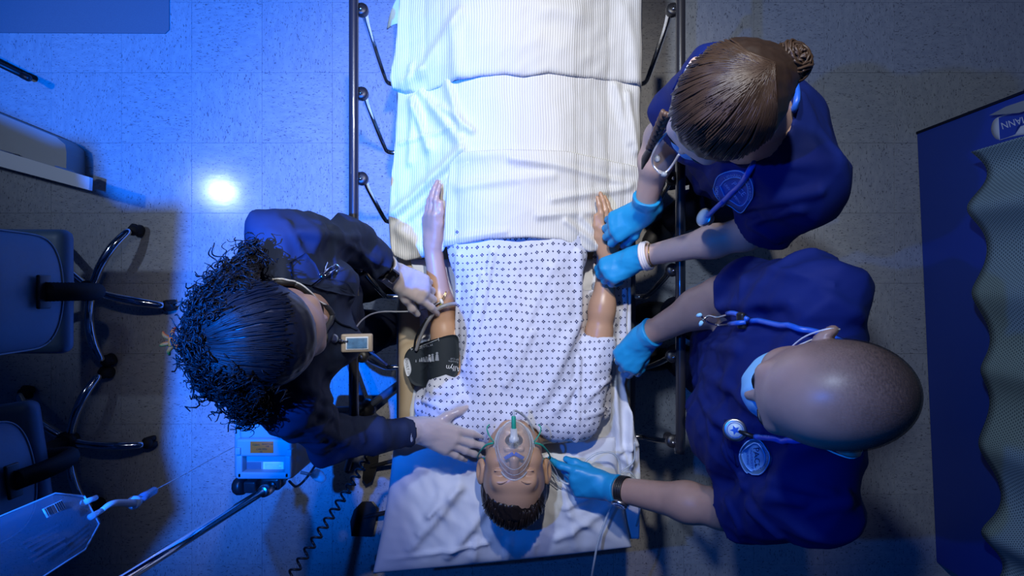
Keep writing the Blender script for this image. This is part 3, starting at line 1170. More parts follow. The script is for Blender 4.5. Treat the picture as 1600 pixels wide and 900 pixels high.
# ------------------------------------------------------------------ the manikin in the bed
MH = W(803, 738, .918); MF = nrm((0, .36, .93)); MU = nrm((0, -.93, .36)); MS = 1.10
mani = thing('training_manikin', (.01, -.2, .73), 'medical training manikin lying on its back in a patterned gown', 'manikin')
m_head, MP, MR = head_field(MH, MF, MU, MS, mouth=1, neck_to=A3(.012, -.385, .80), neck_r=.060, jaw=1.0)
SHL, ELL_, WRL = W(694, 640, .82), W(695, 522, .800), W(676, 384, .810)
SHR, ELR, WRR = W(918, 640, .82), W(936, 520, .800), W(951, 402, .815)
m_torso = U([(sbox((.015, -.12, .80), (.17, .30, .085), .08), .03), (cap((-.12, -.38, .815), (.145, -.38, .815), .07), .05), (cap((-.085, .15, .80), (-.085, .85, .78), .066, .040), .05), (cap((.115, .15, .80), (.115, .85, .78), .066, .040), .05), (cap(SHL, ELL_, .048, .040), .03), (cap(SHR, ELR, .048, .040), .03), (cap((.012, -.40, .81), (.012, -.46, .84), .062, .058), .04)], .03)
relaxed = [(.25, .25, .15), (.3, .3, .2), (.35, .3, .2), (.4, .35, .2)]
FHL = nrm(W(668, 300, .84) - WRL); FHR = nrm(W(953, 312, .86) - WRR)
hl, _ = hand(WRL, FHL, (-.75, 0, .65), -1, [(.12, .2, .12), (.2, .2, .15), (.25, .25, .15), (.3, .25, .2)], (.30, .05, .12, .1), .03, .98)
hr, _ = hand(WRR, FHR, (.6, 0, .8), 1, [(.10, .15, .1), (.18, .2, .1), (.22, .2, .15), (.3, .2, .2)], (.30, .05, .12, .1), .03, .98)
m_armL = U([(cap(SHL, ELL_, .046, .038), .02), (cap(ELL_, ELL_ + (WRL - ELL_) * .35, .037, .0365), .02), (cap(ELL_ + (WRL - ELL_) * .3, WRL, .0365, .0235), .02), (U(hl, .004), .012)], .02)
m_armR = U([(cap(SHR, ELR, .046, .038), .02), (cap(ELR, ELR + (WRR - ELR) * .35, .037, .0365), .02), (cap(ELR + (WRR - ELR) * .3, WRR, .0365, .0235), .02), (U(hr, .004), .012)], .02)
la, lb = bbox([ELL_ + A3(0, -.06, 0), WRL, WRL + FHL * .2], .06)
ra_, rb_ = bbox([ELR + A3(0, -.06, 0), WRR, WRR + FHR * .2], .06)
obj('body', join(snet(m_torso, (-.4, -.52, .68), (.4, .95, .97), .009), snet(m_head, MH - .2, MH + A3(.2, .2, .2), .0024), snet(m_armL, la, lb, .0032), snet(m_armR, ra_, rb_, .0032)), M_MSKIN, mani)
obj('mouth_cavity', xf(sphere((0, 0, 0), 1, 16, 10), MR @ np.diag([.030 * MS, .0225 * MS, .0165 * MS]), MP(.0745, 0, -.067)), mat('mouth_dark', (.03, .008, .008), .5), mani)
for k in range(6):
    t = (k - 2.5) * .0058
    obj('tooth', rbox((.0053, .004, .008), MP(.0905 - abs(t) * .35, t, -.0565), .0015, np.stack([MR[:, 1], MR[:, 0], MR[:, 2]], 1)), M_WHITE, mani)
for b in (1, -1):
    obj('eyebrow', tube(spline([MP(.0985, b * .016, .026), MP(.0975, b * .032, .031), MP(.084, b * .052, .026)], 12), [.0008, .0016, .0007], 6), mat('eyebrow_brown', (.30, .17, .10), .8), mani)
# moulded dark hair
_hc = ell(MP(-.020, 0, .040), np.array((.094, .0835, .093)) * MS, MR)
_hn = MR @ nrm((.55, 0, -.84)); _hp = MP(.078, 0, .073)
m_hair = keep(_hc, [half(_hn, float(_hn @ _hp))], .006)
m_hair = U([(m_hair, .01)] + [(cap(MP(.045 - .004 * abs(k), k * .011, .101 - .0008 * k * k), MP(.066 - .0016 * k * k, k * .0125 + .007, .080 - .0012 * k * k), .012, .008), .008) for k in range(-4, 5)], .008)
m_hair = wrinkle(m_hair, .0022, 5, n=5, aniso=(1, .35, .35), lo=.010, hi=.026)
mh = obj('hair', snet(m_hair, MH - .19, MH + .19, .0028), mat('moulded_dark_hair', (.018, .012, .010), .42), mani)
rs = np.random.RandomState(2)
hs = []
for k in range(110):
    a = rs.uniform(-1.35, 1.35); q0 = rs.uniform(.0, .35)
    pts = []
    for t in np.linspace(0, 1, 9):
        th = (.42 + q0 + t * rs.uniform(.9, 1.2))
        dirv = A3(math.cos(th) * .9, math.sin(a + .15 * t) * .85, math.sin(th) * math.cos(a) + .12)
        pts.append(MP(-.020, 0, .040) + MR @ (nrm(dirv) * np.array((.0955, .085, .0945)) * MS * (1 + .012 * math.sin(t * 3 + k))))
    hs.append(tube(pts, [.0010, .0019, .0010], 5))
hs_o = obj('hair_strands', join(*hs), mat('dark_hair_strand', (.03, .019, .014), .35), mani)
hs_o['kind'] = 'stuff'

# gown
g0 = [(sbox((.022, -.10, .795), (.188, .335, .105), .095), .03), (cap((-.13, -.385, .835), (.16, -.385, .835), .062), .05),
      (cap(SHR + A3(-.02, -.02, .01), ELR + A3(-.004, -.028, .012), .062, .053), .03),
      (cap(SHL + A3(0, -.01, .0), W(668, 630, .79), .058, .052), .03), (cap(SHL + A3(.01, -.01, .0), W(697, 612, .832), .062, .062), .03),
      (sbox((.305, -.02, .742), (.052, .17, .016), .015), .02), (sbox((.24, -.2, .765), (.06, .2, .03), .03), .03),
      (sbox((.02, .12, .80), (.205, .1, .088), .08), .04)]
gseg = [((905, 395), (905, 500), .010, 0.0288), ((905, 500), (850, 620), .012, 0.0288), ((850, 620), (800, 655), .010, 0.0180), ((770, 395), (735, 560), .007, 0.0216),
        ((755, 430), (722, 575), .006, 0.0216), ((800, 560), (860, 420), .012, 0.0144), ((905, 560), (900, 690), .006, 0.0162), ((790, 600), (830, 520), .010, 0.0162),
        ((690, 640), (725, 625), .008, 0.0252), ((660, 625), (700, 640), .006, 0.0180), ((920, 620), (955, 590), .006, 0.0180), ((915, 650), (950, 640), .006, 0.0144),
        ((870, 640), (900, 600), .010, 0.0144), ((715, 400), (712, 540), .008, 0.0144), ((930, 400), (925, 480), .006, 0.0252)]
gown_f = wrinkle(creases_px(U(g0, .03), [(a, b, w * 1.2, h * .75) for a, b, w, h in gseg]), .012, 12, n=6, aniso=(1.4, .5, .6), lo=.05, hi=.16)
nk = W(815, 690, .88)
gown_f = cut(gown_f, [(ell(A3(nk[0] - .006, nk[1] - .002, .87), (.062, .058, .20)), .012),
                      (cap(W(845, 700, .89), W(858, 712, .87), .022), .02),
                      (half((0, 1, 0), -9), .01)], .01)
gown_f = keep(gown_f, [half((0, -1, 0), .462), half((0, 1, 0), .20)])
_sd = nrm(ELR - SHR); _se = ELR + A3(-.004, -.028, .012) + _sd * .050
gown_f = cut(gown_f, [(cap(_se - _sd * .02, _se + _sd * .08, .045, .05), .006)], .006)
_le = W(660, 634, .79); _ld = nrm(_le - SHL)
gown_f = cut(gown_f, [(cap(_le + _ld * .025, _le + _ld * .09, .034, .045), .01)], .006)
obj('gown', snet(gown_f, (-.33, -.49, .70), (.40, .22, .97), .0042), M_GOWN, mani, label='white cotton gown printed with small navy dots')


# ------------------------------------------------------------------ standing staff
def person(c):
    """builds one standing person; returns root and the fields other things are laid on"""
    root = thing('person', (*c['feet'], 0), c['label'], 'person')
    tfv = nrm((*c['face2d'], 0)); up = A3(0, 0, 1); tl = np.cross(up, tfv)      # torso forward, left
    g = c.get('girth', 1.0); wd = c.get('wide', 1.0)
    lean = nrm(c['neck'] - c['pelvis'])
    RT = np.stack([nrm(np.cross(tfv - lean * np.dot(tfv, lean), lean)) * -1, nrm(tfv - lean * np.dot(tfv, lean)), lean], 1)
    pel, neck = c['pelvis'], c['neck']
    chest = pel + (neck - pel) * .66 + tfv * .005
    waist = pel + (neck - pel) * .33
    SL, SR = c['sh']; EL, ER = c['el']; WL, WR = c['wr']

    def torso(gr):
        p = [(ell(pel, np.array((.165 * g * wd + gr, .125 * g + gr, .14)), RT), .05), (ell(waist, np.array((.145 * g * wd + gr, .115 * g + gr, .17)), RT), .06),
             (ell(chest, np.array((.165 * g * min(wd, 1.1) + gr, .118 * g + gr, .17)), RT), .06),
             (cap(SL + (SR - SL) * .12 + (neck - (SL + SR) / 2) * .1, SR + (SL - SR) * .12 + (neck - (SL + SR) / 2) * .1, .058 + gr), .05),
             (cap(neck - lean * .02, SL, .05 + gr, .05 + gr), .04), (cap(neck - lean * .02, SR, .05 + gr, .05 + gr), .04)]
        for b in c.get('bust', ()): p.append((ell(chest + RT[:, 0] * b * .075 + RT[:, 1] * (.085 * g + gr) + lean * .01, np.array((.06, .045, .06))), .05))
        for ec, er in c.get('extra', ()): p.append((ell(ec, np.array(er) + gr, None), .07))
        for b in c.get('belly', ()): p.append((ell(waist + RT[:, 1] * .05, np.array((.13, .10, .13)), RT), .06))
        return p
    up_r = c['arm_r']
    body_p = torso(0.0)
    for Sx, E, Wr in ((SL, EL, WL), (SR, ER, WR)):
        m = E + (Wr - E) * .28
        body_p += [(cap(Sx, E, up_r, up_r * .84), .03), (cap(E, m, up_r * .84, up_r * .88), 0.0300), (cap(m, Wr, up_r * .88, c['wrist_r']), 0.0300)]
    for s in (1, -1):
        hip = pel + RT[:, 0] * s * .085 - A3(0, 0, .06); ank = A3(c['feet'][0], c['feet'][1], 0) + tl * s * .10 + A3(0, 0, .07)
        knee = (hip + ank) / 2 + tfv * .02
        body_p += [(cap(hip, knee, .082, .055), .03), (cap(knee, ank, .052, .036), .02)]
    trunk = U(body_p, .03)
    pts = [SL, SR, EL, ER, WL, WR, neck, pel, A3(*c['feet'], .1), A3(*c['feet'], .02) + tl * .2, A3(*c['feet'], .02) - tl * .2]
    lo, hi = bbox(pts, .16)
    lo[2] = .03
    H, hf, hu = c['head']
    hd, HP, HR = head_field(H, hf, hu, c.get('hs', 1.0), 0, neck + A3(0, 0, -.01), c['neck_r'])
    handsf = []
    meshes = [snet(trunk, lo, hi, .0068), snet(hd, np.minimum(H, neck) - .17, np.maximum(H, neck) + .17, .0034)]
    for key, Wr, E, side in (('hl', WL, EL, -1), ('hr', WR, ER, 1)):
        hc = c[key]
        F = hc['F']
        pr, tips = hand(Wr, F, hc['D'], side, hc['curl'], hc['th'], hc.get('sp', .1), hc.get('sc', 1.0), .96 if not hc.get('clear') else 1.0)
        meshes.append(snet(U(pr, .005), *hand_box(Wr, F), .0032))
        gf = glove(Wr, F, hc['D'], side, hc['curl'], hc['th'], hc.get('sp', .1), hc.get('sc', 1.0), hc['seed'], E, hc.get('cuff', .045))
        handsf.append(gf)
    obj('body', join(*meshes), c['skin'], root)
    # trousers and shoes
    tp = [(ell(pel - A3(0, 0, .03), np.array((.176 * g, .134 * g, .15)), RT), .05)]
    for s in (1, -1):
        hip = pel + RT[:, 0] * s * .085 - A3(0, 0, .06); ank = A3(c['feet'][0], c['feet'][1], 0) + tl * s * .10 + A3(0, 0, .07)
        knee = (hip + ank) / 2 + tfv * .02
        tp += [(cap(hip, knee, .098, .076), .04), (cap(knee, ank - A3(0, 0, .01), .074, .068), .02)]
        sh = A3(ank[0], ank[1], 0)
        shoe = U([(ell(sh + A3(0, 0, .04) - tfv * .02, (.045, .05, .042)), .02), (ell(sh + tfv * .09 + A3(0, 0, .032), (.05, .10, .034), np.stack([tl, tfv, up], 1)), .03)], .03)
        shoe = keep(shoe, [half((0, 0, -1), -.002)], .002)
        obj('shoe', snet(shoe, sh + A3(-.22, -.22, -.01), sh + A3(.22, .22, .13), .009), M_SHOE, root)
    tro = wrinkle(U(tp, .03), .006, c['seed'] + 3, lo=.06, hi=.14)
    tro = keep(tro, [half((0, 0, 1), float(pel[2]) + .04), half((0, 0, -1), -.05)])
    obj('trousers', snet(tro, lo - .03, np.array([hi[0] + .03, hi[1] + .03, pel[2] + .1]), 0.0200), c['legs_m'], root)
    # top
    sl = c['sleeve']
    tpz = torso(.014)
    ends = []
    for Sx, E, Wr, k in ((SL, EL, WL, 0), (SR, ER, WR, 1)):
        d = nrm(E - Sx)
        tpz.append((cap(Sx, Sx + d * .10, .066 * g, .064 * g), .04))
        if sl == 'short':
            e = Sx + (E - Sx) * c.get('sl_len', .74)
            tpz += [(cap(Sx, e, .064 * g, .074 * g), .035)]
            ends.append((e, d, .068 * g))
        else:
            e = E + (Wr - E) * c.get('cuffpos', (.9, .9))[k]
            d2 = nrm(Wr - E)
            tpz += [(cap(Sx, E, .064, .058), .03), (cap(E, e, .056, .046), .03), (cap(e - d2 * .05, e, .049, .047), .006)]
            ends.append((e, d2, .040))
    tpz.append((cap(pel + A3(0, 0, .05), pel - A3(0, 0, .08), .13 * g, .14 * g), .07))
    top = U(tpz, .03)
    top = creases_px(top, [(a, b, w * 1.15, h * .5) for a, b, w, h in c.get("creases", [])])
    top = wrinkle(top, c.get("wk", .006), c['seed'], n=8, lo=.05, hi=.15)
    for e, d, r in ends:
        pl = half(d, float(np.dot(d, e)))
        # trim only near the sleeve end
        near = cap(e - d * .005, e + d * .10, r * 1.25)
        top = cut(top, [(lambda P, pl=pl, near=near: np.maximum(near(P), -pl(P)), .003), (cap(e - d * .020, e + d * .05, r * .72, r * .80), .004)])
    core = U(torso(.006), .03); loose = top
    top = lambda P: np.minimum(loose(P), core(P))
    planes = [half((0, 0, -1), -(float(pel[2]) - .10))]
    top = keep(top, planes)
    nb = neck + A3(0, 0, .02)
    V1 = neck + tfv * .085 - lean * c.get('vdepth', .06)
    top = cut(top, [(cap(neck - lean * .03 + tfv * .01, H - hu * .03, c['neck_r'] + .012), .008), (cap(neck + tfv * .05, V1 + tfv * .05, .045, 0.0240), 0.0240)])
    tlo, thi = bbox([SL, SR, EL, ER, ends[0][0], ends[1][0], pel - A3(0, 0, .12), neck, chest + tfv * .1, pel - tfv * .05], .13)
    obj('scrub_top' if sl == 'short' else 'jacket', snet(top, tlo, thi, .0056), c['top_m'], root)
    for key, Wr, gf, hb in (('hl', WL, handsf[0], 0), ('hr', WR, handsf[1], 1)):
        hc = c[key]
        go = obj('glove', snet(gf, *hand_box(Wr, hc['F']), .0026), c['glove_m'], root)
        if hc.get('clear'):
            E = (EL, ER)[hb]
            ad = nrm(Wr - E); cc = Wr - ad * .043
            M = frame(ad)
            a = np.linspace(0, 2 * math.pi, 40)
            pts = [cc + M @ A3(.0365 * math.cos(t), .0365 * math.sin(t), .003 * math.sin(3 * t)) for t in a]
            obj('glove_rim', tube(pts, .0020, 6), M_GLOVERIM, go)
    return root, dict(top=top, head=hd, HP=HP, HR=HR, trunk=trunk, gloves=handsf, RT=RT, chest=chest, ends=ends)


R_ = lambda v: nrm(v)

# ---- nurse in the dark jacket, left of the bed
CA = dict(feet=(-.50, -.07), label='nurse in a navy jacket with black curly hair leaning over the left rail', face2d=(1, .06),
          pelvis=A3(-.555, -.06, .95), neck=A3(-.465, -.062, 1.36), sh=(A3(-.470, .096, 1.315), A3(-.475, -.225, 1.315)),
          el=(W(548, 378, 1.06), W(520, 688, 1.06)), wr=(W(616, 430, .925), W(658, 672, .925)), arm_r=.043, wrist_r=.026, neck_r=.052,
          head=(A3(-.424, -.076, 1.515), nrm((.79, .16, -.62)), nrm((.62, 0, .80))), skin=M_ASKIN, top_m=M_JACKET, legs_m=M_NAVY, glove_m=M_CLEARGLOVE,
          sleeve='long', bust=(1, -1), girth=.95, seed=3, wk=.020, cuffpos=(.64, .88), hs=.98,
          hl=dict(F=nrm((.86, -.42, -.30)), D=(.25, .15, .95), curl=[(.35, .35, .25), (.7, .6, .4), (.85, .7, .4), (.9, .8, .5)], th=(.55, .30, .1, .1), sp=.12, clear=True, seed=4),
          hr=dict(F=nrm((.92, -.38, -.12)), D=(.05, .1, .99), curl=[(.10, .2, .1), (.12, .2, .15), (.15, .25, .2), (.2, .3, .2)], th=(.85, .05, .05, .05), sp=.16, clear=True, seed=9, sc=1.02))
CA['creases'] = [((470, 360), (560, 372), .012, 0.0200), ((500, 350), (590, 410), .010, 0.0200), ((560, 380), (590, 440), .008, 0.0200),
                 ((440, 640), (540, 690), .012, 0.0200), ((470, 610), (560, 640), .010, 0.0240), ((520, 620), (530, 690), .009, 0.0200),
                 ((400, 600), (520, 650), .010, .02), ((430, 620), (500, 690), .008, .016), ((600, 640), (596, 690), .006, .014), ((560, 640), (570, 690), .007, .014), ((450, 345), (480, 400), .010, .016), ((520, 352), (545, 372), .008, .018), ((560, 560), (610, 590), .010, 0.0200), ((590, 450), (610, 480), .010, 0.0240)]
pa, fa = person(CA)

# ---- nurse in royal blue scrubs with a bun, upper right
CB = dict(feet=(.63, .37), label='nurse in royal blue scrubs with brown hair in a bun holding the manikin wrist', face2d=(-.72, -.69),
          pelvis=A3(.632, .372, .95), neck=A3(.492, .325, 1.39), sh=(A3(.608, .205, 1.335), A3(.405, .415, 1.335)),
          el=(W(1165, 366, 1.07), W(1034, 215, 1.12)), wr=(W(996, 403, .915), W(1006, 330, .945)), arm_r=.044, wrist_r=.026, neck_r=.052,
          head=(A3(.358, .308, 1.535), nrm((-.50, -.60, -.62)), nrm((-.42, -.45, .80))), skin=M_BSKIN, top_m=M_SCRUB, legs_m=M_NAVY, glove_m=M_NITRILE,
          sleeve='short', sl_len=.66, bust=(1, -1), belly=(1,), girth=.98, seed=14, wk=.018, hs=.97,
          hl=dict(F=nrm((-.84, -.42, -.30)), D=(-.2, .25, .95), curl=[(.9, .8, .5), (1.0, .9, .5), (1.0, .9, .5), (1.0, .9, .5)], th=(.15, .25, .2, .2), sp=.05, seed=16, cuff=.03),
          hr=dict(F=nrm((-.83, -.42, -.36)), D=(-.25, .0, .97), curl=[(.75, .75, .5), (.8, .8, .5), (.85, .8, .5), (.9, .8, .5)], th=(.6, .5, .3, .2), sp=.14, seed=17, cuff=.05))
CB['creases'] = [((1255, 150), (1310, 240), .014, .014), ((1240, 260), (1320, 250), .012, .012), ((1170, 350), (1215, 380), .008, .018), ((1190, 335), (1250, 330), .010, .016), ((1110, 300), (1150, 345), .010, .016), ((1070, 270), (1090, 320), .010, .018), ((1090, 300), (1130, 270), .012, 0.0240), ((1085, 330), (1125, 300), .010, 0.0240), ((1150, 330), (1280, 300), .012, 0.0200), ((1170, 350), (1240, 330), .010, 0.0200)]
pb, fb = person(CB)

# ---- man in royal blue scrubs, lower right
CC = dict(feet=(.70, -.20), label='man in royal blue scrubs with shaved head reaching to the manikin from the right', face2d=(-1, -.08),
          pelvis=A3(.645, -.20, .98), neck=A3(.560, -.198, 1.49), sh=(A3(.560, -.395, 1.43), A3(.572, -.010, 1.43)),
          el=(W(1130, 795, 1.12), W(1128, 462, 1.12)), wr=(W(952, 762, .90), W(1008, 526, .945)), arm_r=.052, wrist_r=.030, neck_r=.062,
          head=(A3(.466, -.152, 1.655), nrm((-.86, -.16, -.50)), nrm((-.50, 0, .86))), skin=M_CSKIN, top_m=M_SCRUB, legs_m=M_NAVY, glove_m=M_NITRILE,
          sleeve='short', sl_len=.74, girth=1.08, seed=22, wk=.018, hs=1.0, belly=(1,), wide=1.22, extra=((A3(.505, -.33, 1.16), (.075, .105, .17)),), vdepth=.05,
          hl=dict(F=nrm((-.95, .10, -.18)), D=(-.1, -.15, .98), curl=[(.25, .35, .3), (.9, .8, .5), (1.0, .9, .5), (1.0, .9, .5)], th=(.35, .18, .15, .1), sp=.05, seed=26, sc=1.05, cuff=.03),
          hr=dict(F=nrm((-.50, -.76, -.38)), D=(-.25, -.15, .96), curl=[(.7, .5, .3), (.9, .7, .4), (1.0, .8, .5), (1.1, .9, .5)], th=(.42, .28, .1, .1), sp=.06, seed=27, sc=1.05, cuff=.03))
CC['creases'] = [((1160, 430), (1150, 480), .008, .014), ((1190, 415), (1300, 440), .010, .014), ((1280, 450), (1350, 500), .012, .014), ((1130, 700), (1160, 760), .008, .018), ((1200, 750), (1300, 770), .012, .016), ((1250, 810), (1330, 780), .012, .014), ((1130, 770), (1160, 845), .007, .016), ((1090, 600), (1110, 680), .010, .018), ((1170, 560), (1150, 620), .010, .014), ((1120, 480), (1230, 470), .012, 0.0200), ((1160, 520), (1260, 530), .012, .009), ((1100, 580), (1180, 640), .012, 0.0240), ((1100, 640), (1160, 690), .012, 0.0240),
                 ((1180, 770), (1250, 790), .012, 0.0200), ((1165, 790), (1215, 840), .010, 0.0240), ((1095, 540), (1150, 545), .012, 0.0240)]
pc, fc = person(CC)


# ------------------------------------------------------------------ hair
def strands(fn, paths, r, n=14, lift=0.0005, sides=4, zmin=1.40):
    out = []
    allp = np.concatenate([spline(p, n) for p in paths])
    P, N = seen(fn, allp)
    P = P + N * (r + lift)
    for i in range(len(paths)):
        q = P[i * n:(i + 1) * n]
        q = q[q[:, 2] > zmin]
        if len(q) > 5: out.append(tube(q, [r * .6, r, r, r * .5], sides, caps=False))
    return join(*out)


def ringlet(p, d, L, rad, r, turns, n, rs):
    d = nrm(d); M = frame(d)
    t = np.linspace(0, 1, n); ph = rs.uniform(0, 6.28)
    bend = A3(*rs.normal(size=3)) * .25
    c = p + np.outer(t, d) * L + np.outer(t * t, bend) * L
    a = ph + t * turns * 2 * math.pi
    rr = rad * (0.5 + .6 * t)
    return tube(c + (np.cos(a) * rr)[:, None] * M[:, 0] + (np.sin(a) * rr)[:, None] * M[:, 1], [r, r, r * .6], 4, caps=False)


M_HAIRA = mat('black_hair', (.010, .009, .011), .40, spec=.6, noise=(70, .4))
M_HAIRA2 = mat('black_hair_shine', (.010, .009, .010), .5, spec=.25)
M_HAIRB = mat('brown_hair', (.026, .015, .010), .42, spec=.5, noise=(60, .35))
M_HAIRB2 = mat('brown_hair_shine', (.045, .026, .016), .46, spec=.35, noise=(30, .5))

# nurse in the jacket: hair swept back from the forehead to a clip, loose curls at both sides
HPa, HRa = fa['HP'], fa['HR']
clip = W(284, 533, 1.50)
_c = ell(HPa(-.020, 0, .034), np.array((.104, .090, .098)), HRa)
_n = HRa @ nrm((.80, 0, -.60)); _q = HPa(.050, 0, .082)
_c = keep(_c, [half(_n, float(_n @ _q))], .008)
hA = U([(cap(HPa(-.045, 0, .03), clip + A3(.03, 0, 0), .080, .026), .04),
        (cap(HPa(-.06, -.05, -.01), W(392, 632, 1.40), .055, .030), .03), (cap(HPa(-.07, -.03, .0), W(345, 590, 1.44), .048, .024), .03),
        (cap(HPa(-.06, .055, .0), W(394, 400, 1.44), .044, .024), .03), (cap(HPa(-.08, .03, 0), W(352, 440, 1.46), .036, .018), .03)], .03)
hA = wrinkle(hA, .010, 8, n=8, lo=.014, hi=.034)
hA = U([wrinkle(_c, .0015, 2, n=4, lo=.01, hi=.02), (hA, .012)], .01)
hair_a = obj('hair', snet(hA, A3(-.70, -.34, 1.25), A3(-.28, .20, 1.68), .0042), M_HAIRA, pa)
rs = np.random.RandomState(11)
paths = []
for k in range(190):
    t = rs.uniform(-1, 1)
    y0 = 508 + t * 108 + rs.normal() * 3
    x0 = 454 - 34 * t * t + rs.uniform(-12, 4)
    ym = 512 + t * 98
    x1 = rs.uniform(286, 330); y1 = 533 + t * (10 + (x1 - 286) * .9)
    paths.append([(x0, y0), (x0 - 45, ym + rs.normal() * 2), ((x0 + x1) / 2 - 18, 520 + t * 78), (x1, y1)])
o = obj('hair_strands', strands(hA, paths, .0016), M_HAIRA2, pa); o['kind'] = 'stuff'
rl = []
cents = [(390, 628, 42, 30), (350, 600, 36, 30), (392, 388, 20, 30), (352, 438, 28, 26), (306, 540, 20, 26), (322, 484, 22, 26), (326, 578, 24, 26), (384, 650, 24, 12)]
pxs = np.array([(cents[k % 8][0] + rs.uniform(-1, 1) * cents[k % 8][2], cents[k % 8][1] + rs.uniform(-1, 1) * cents[k % 8][3]) for k in range(1000)])
PP, NN = seen(hA, pxs)
for k in range(1000):
    P, N, px = PP[k], NN[k], pxs[k]
    if P[2] < 1.25: continue
    out = nrm(A3(P[0] + .424, P[1] + .076, 1e-6))
    rl.append(ringlet(P - N * .004, N * .30 + out * .35 + A3(0, 0, -.35) + rs.normal(size=3) * .45, rs.uniform(.014, .034), rs.uniform(.004, .009), rs.uniform(.0009, .0018), rs.uniform(1.6, 3.2), 18, rs))
o = obj('hair_curls', join(*rl), M_HAIRA2, pa); o['kind'] = 'stuff'
M_TORT = mat('tortoise_brown', (.62, .055, .006), .65, spec=.1, noise=(60, .5))
ct = thing('hair_clip', tuple(clip), 'small tortoiseshell claw clip at the back of the black curly hair', 'hair clip')
pr = []
for k in range(6):
    a = k * 1.05 + .3
    pr.append(tube(spline([clip + A3(-.004, 0, .004), clip + A3(.012 * math.cos(a) - .012, .014 * math.sin(a), .012), clip + A3(.022 * math.cos(a) - .014, .024 * math.sin(a), .004)], 8), [.0045, .004, .002], 6))
obj('claw', join(*pr[:3], sphere(clip + A3(-.006, 0, .006), .008)), M_TORT, ct); obj('claw', join(*pr[3:]), M_TORT, ct)
obj('spring', lathe([(.003, -.008), (.004, -.006), (.004, .006), (.003, .008)], 10, (0, 1, 0), clip + A3(-.012, 0, .012)), mat('orange_spring', (.9, .06, .004), .6, spec=.1), ct)
for b in (1, -1):
    obj('eyebrow', tube(spline([HPa(.0985, b * .016, .026), HPa(.096, b * .032, .031), HPa(.082, b * .052, .026)], 10), [.0012, .0028, .0012], 6), M_HAIRA, pa)
    obj('eye', sphere(HPa(.077, b * .0325, .003), .0128, 14, 10), M_WHITE, pa)

# nurse with the bun
HPb, HRb = fb['HP'], fb['HR']
bun = A3(.424, .345, 1.590)
_c = ell(HPb(-.012, 0, .034), np.array((.098, .087, .095)), HRb)
_n = HRb @ nrm((.86, 0, -.52)); _q = HPb(.066, 0, .06)
_c = keep(_c, [half(_n, float(_n @ _q))], .008)
hB = U([_c, (cap(HPb(-.05, 0, .04), bun, .060, .034), .03), (ell(bun + A3(.008, .006, .008), (.027, .027, .026)), .006)], .02)
hB = creases(hB, [(W(1080, 200, 1.62), W(1190, 115, 1.63), .010, .006), (W(1090, 110, 1.62), W(1195, 105, 1.62), .010, .007), (W(1110, 150, 1.64), W(1200, 118, 1.62), .008, .006), (W(1150, 215, 1.6), W(1205, 125, 1.62), .010, .006)])
hB = wrinkle(hB, .003, 18, n=6, lo=.012, hi=.03)
obj('hair', snet(hB, A3(.2, .14, 1.38), A3(.52, .46, 1.70), .0036), M_HAIRB, pb)
paths = []
for k in range(230):
    a = rs.uniform(1.5, 5.35)                     # round the hairline, picture angle
    x0 = 1138 + 92 * math.cos(a) + rs.normal() * 3; y0 = 155 - 90 * math.sin(a) + rs.normal() * 3
    w = rs.uniform(-8, 8)
    f_ = .42 + .1 * rs.uniform(-1, 1)
    mx, my = x0 + (1205 - x0) * f_, y0 + (108 - y0) * f_
    nx, ny = -(108 - y0), (1205 - x0); L = math.hypot(nx, ny)
    bend = 12 * math.sin(a * 1.3 + 1)
    paths.append([(x0, y0), (mx + nx / L * bend, my + ny / L * bend), (1204 + rs.uniform(-10, 6), 106 + w)])
o = obj('hair_strands', strands(hB, paths, .0020), M_HAIRB2, pb); o['kind'] = 'stuff'
bt = []
for k in range(64):
    ph = rs.uniform(0, 6.28); R0 = rs.uniform(.005, .032); t = np.linspace(0, 4.8, 22)
    ax = nrm(A3(.35, .25, .9)); M = frame(ax)
    rr = R0 + .003 * np.sin(3 * t + ph)
    bt.append(tube(bun + A3(.006, .004, .004) + np.outer(np.cos(t + ph) * rr, M[:, 0]) + np.outer(np.sin(t + ph) * rr, M[:, 1]) + np.outer((.030 * np.sqrt(np.clip(1 - (rr / .038) ** 2, 0, 1)) + rs.uniform(-.010, .004)) + .004 * np.sin(t * 2 + ph), M[:, 2]), .0024, 4))
o = obj('bun_strands', join(*bt), M_HAIRB2, pb); o['kind'] = 'stuff'
br = []
b0, b1 = W(1040, 176, 1.36), W(1017, 232, 1.24)
for s in range(3):
    t = np.linspace(0, 1, 40)
    M = frame(b1 - b0)
    a = t * 16 + s * 2.09
    br.append(tube(b0 + np.outer(t, b1 - b0) + np.outer(np.cos(a) * .006, M[:, 0]) + np.outer(np.sin(2 * a) * .003, M[:, 1]), .0062, 6))
bo = obj('braid', join(*br), mat('braid_brown', (.13, .075, .05), .5), pb)
obj('braid_tie', lathe([(.004, -.005), (.0085, -.004), (.0085, .004), (.004, .005)], 12, b1 - b0, b1), M_BLACK, bo)
obj('braid_tail', tube(spline([b1, W(1008, 248, 1.20), W(1003, 264, 1.17)], 12), [.0075, .009, .002], 6), M_HAIRB, bo)
for b in (1, -1):
    obj('eyebrow', tube(spline([HPb(.0985, b * .016, .026), HPb(.096, b * .032, .031), HPb(.082, b * .052, .026)], 10), [.001, .0022, .001], 6), M_HAIRB, pb)
    obj('eye', sphere(HPb(.0745, b * .0315, .003), .0125, 14, 10), M_WHITE, pb)

# the man: close-cropped hair
HPc, HRc = fc['HP'], fc['HR']


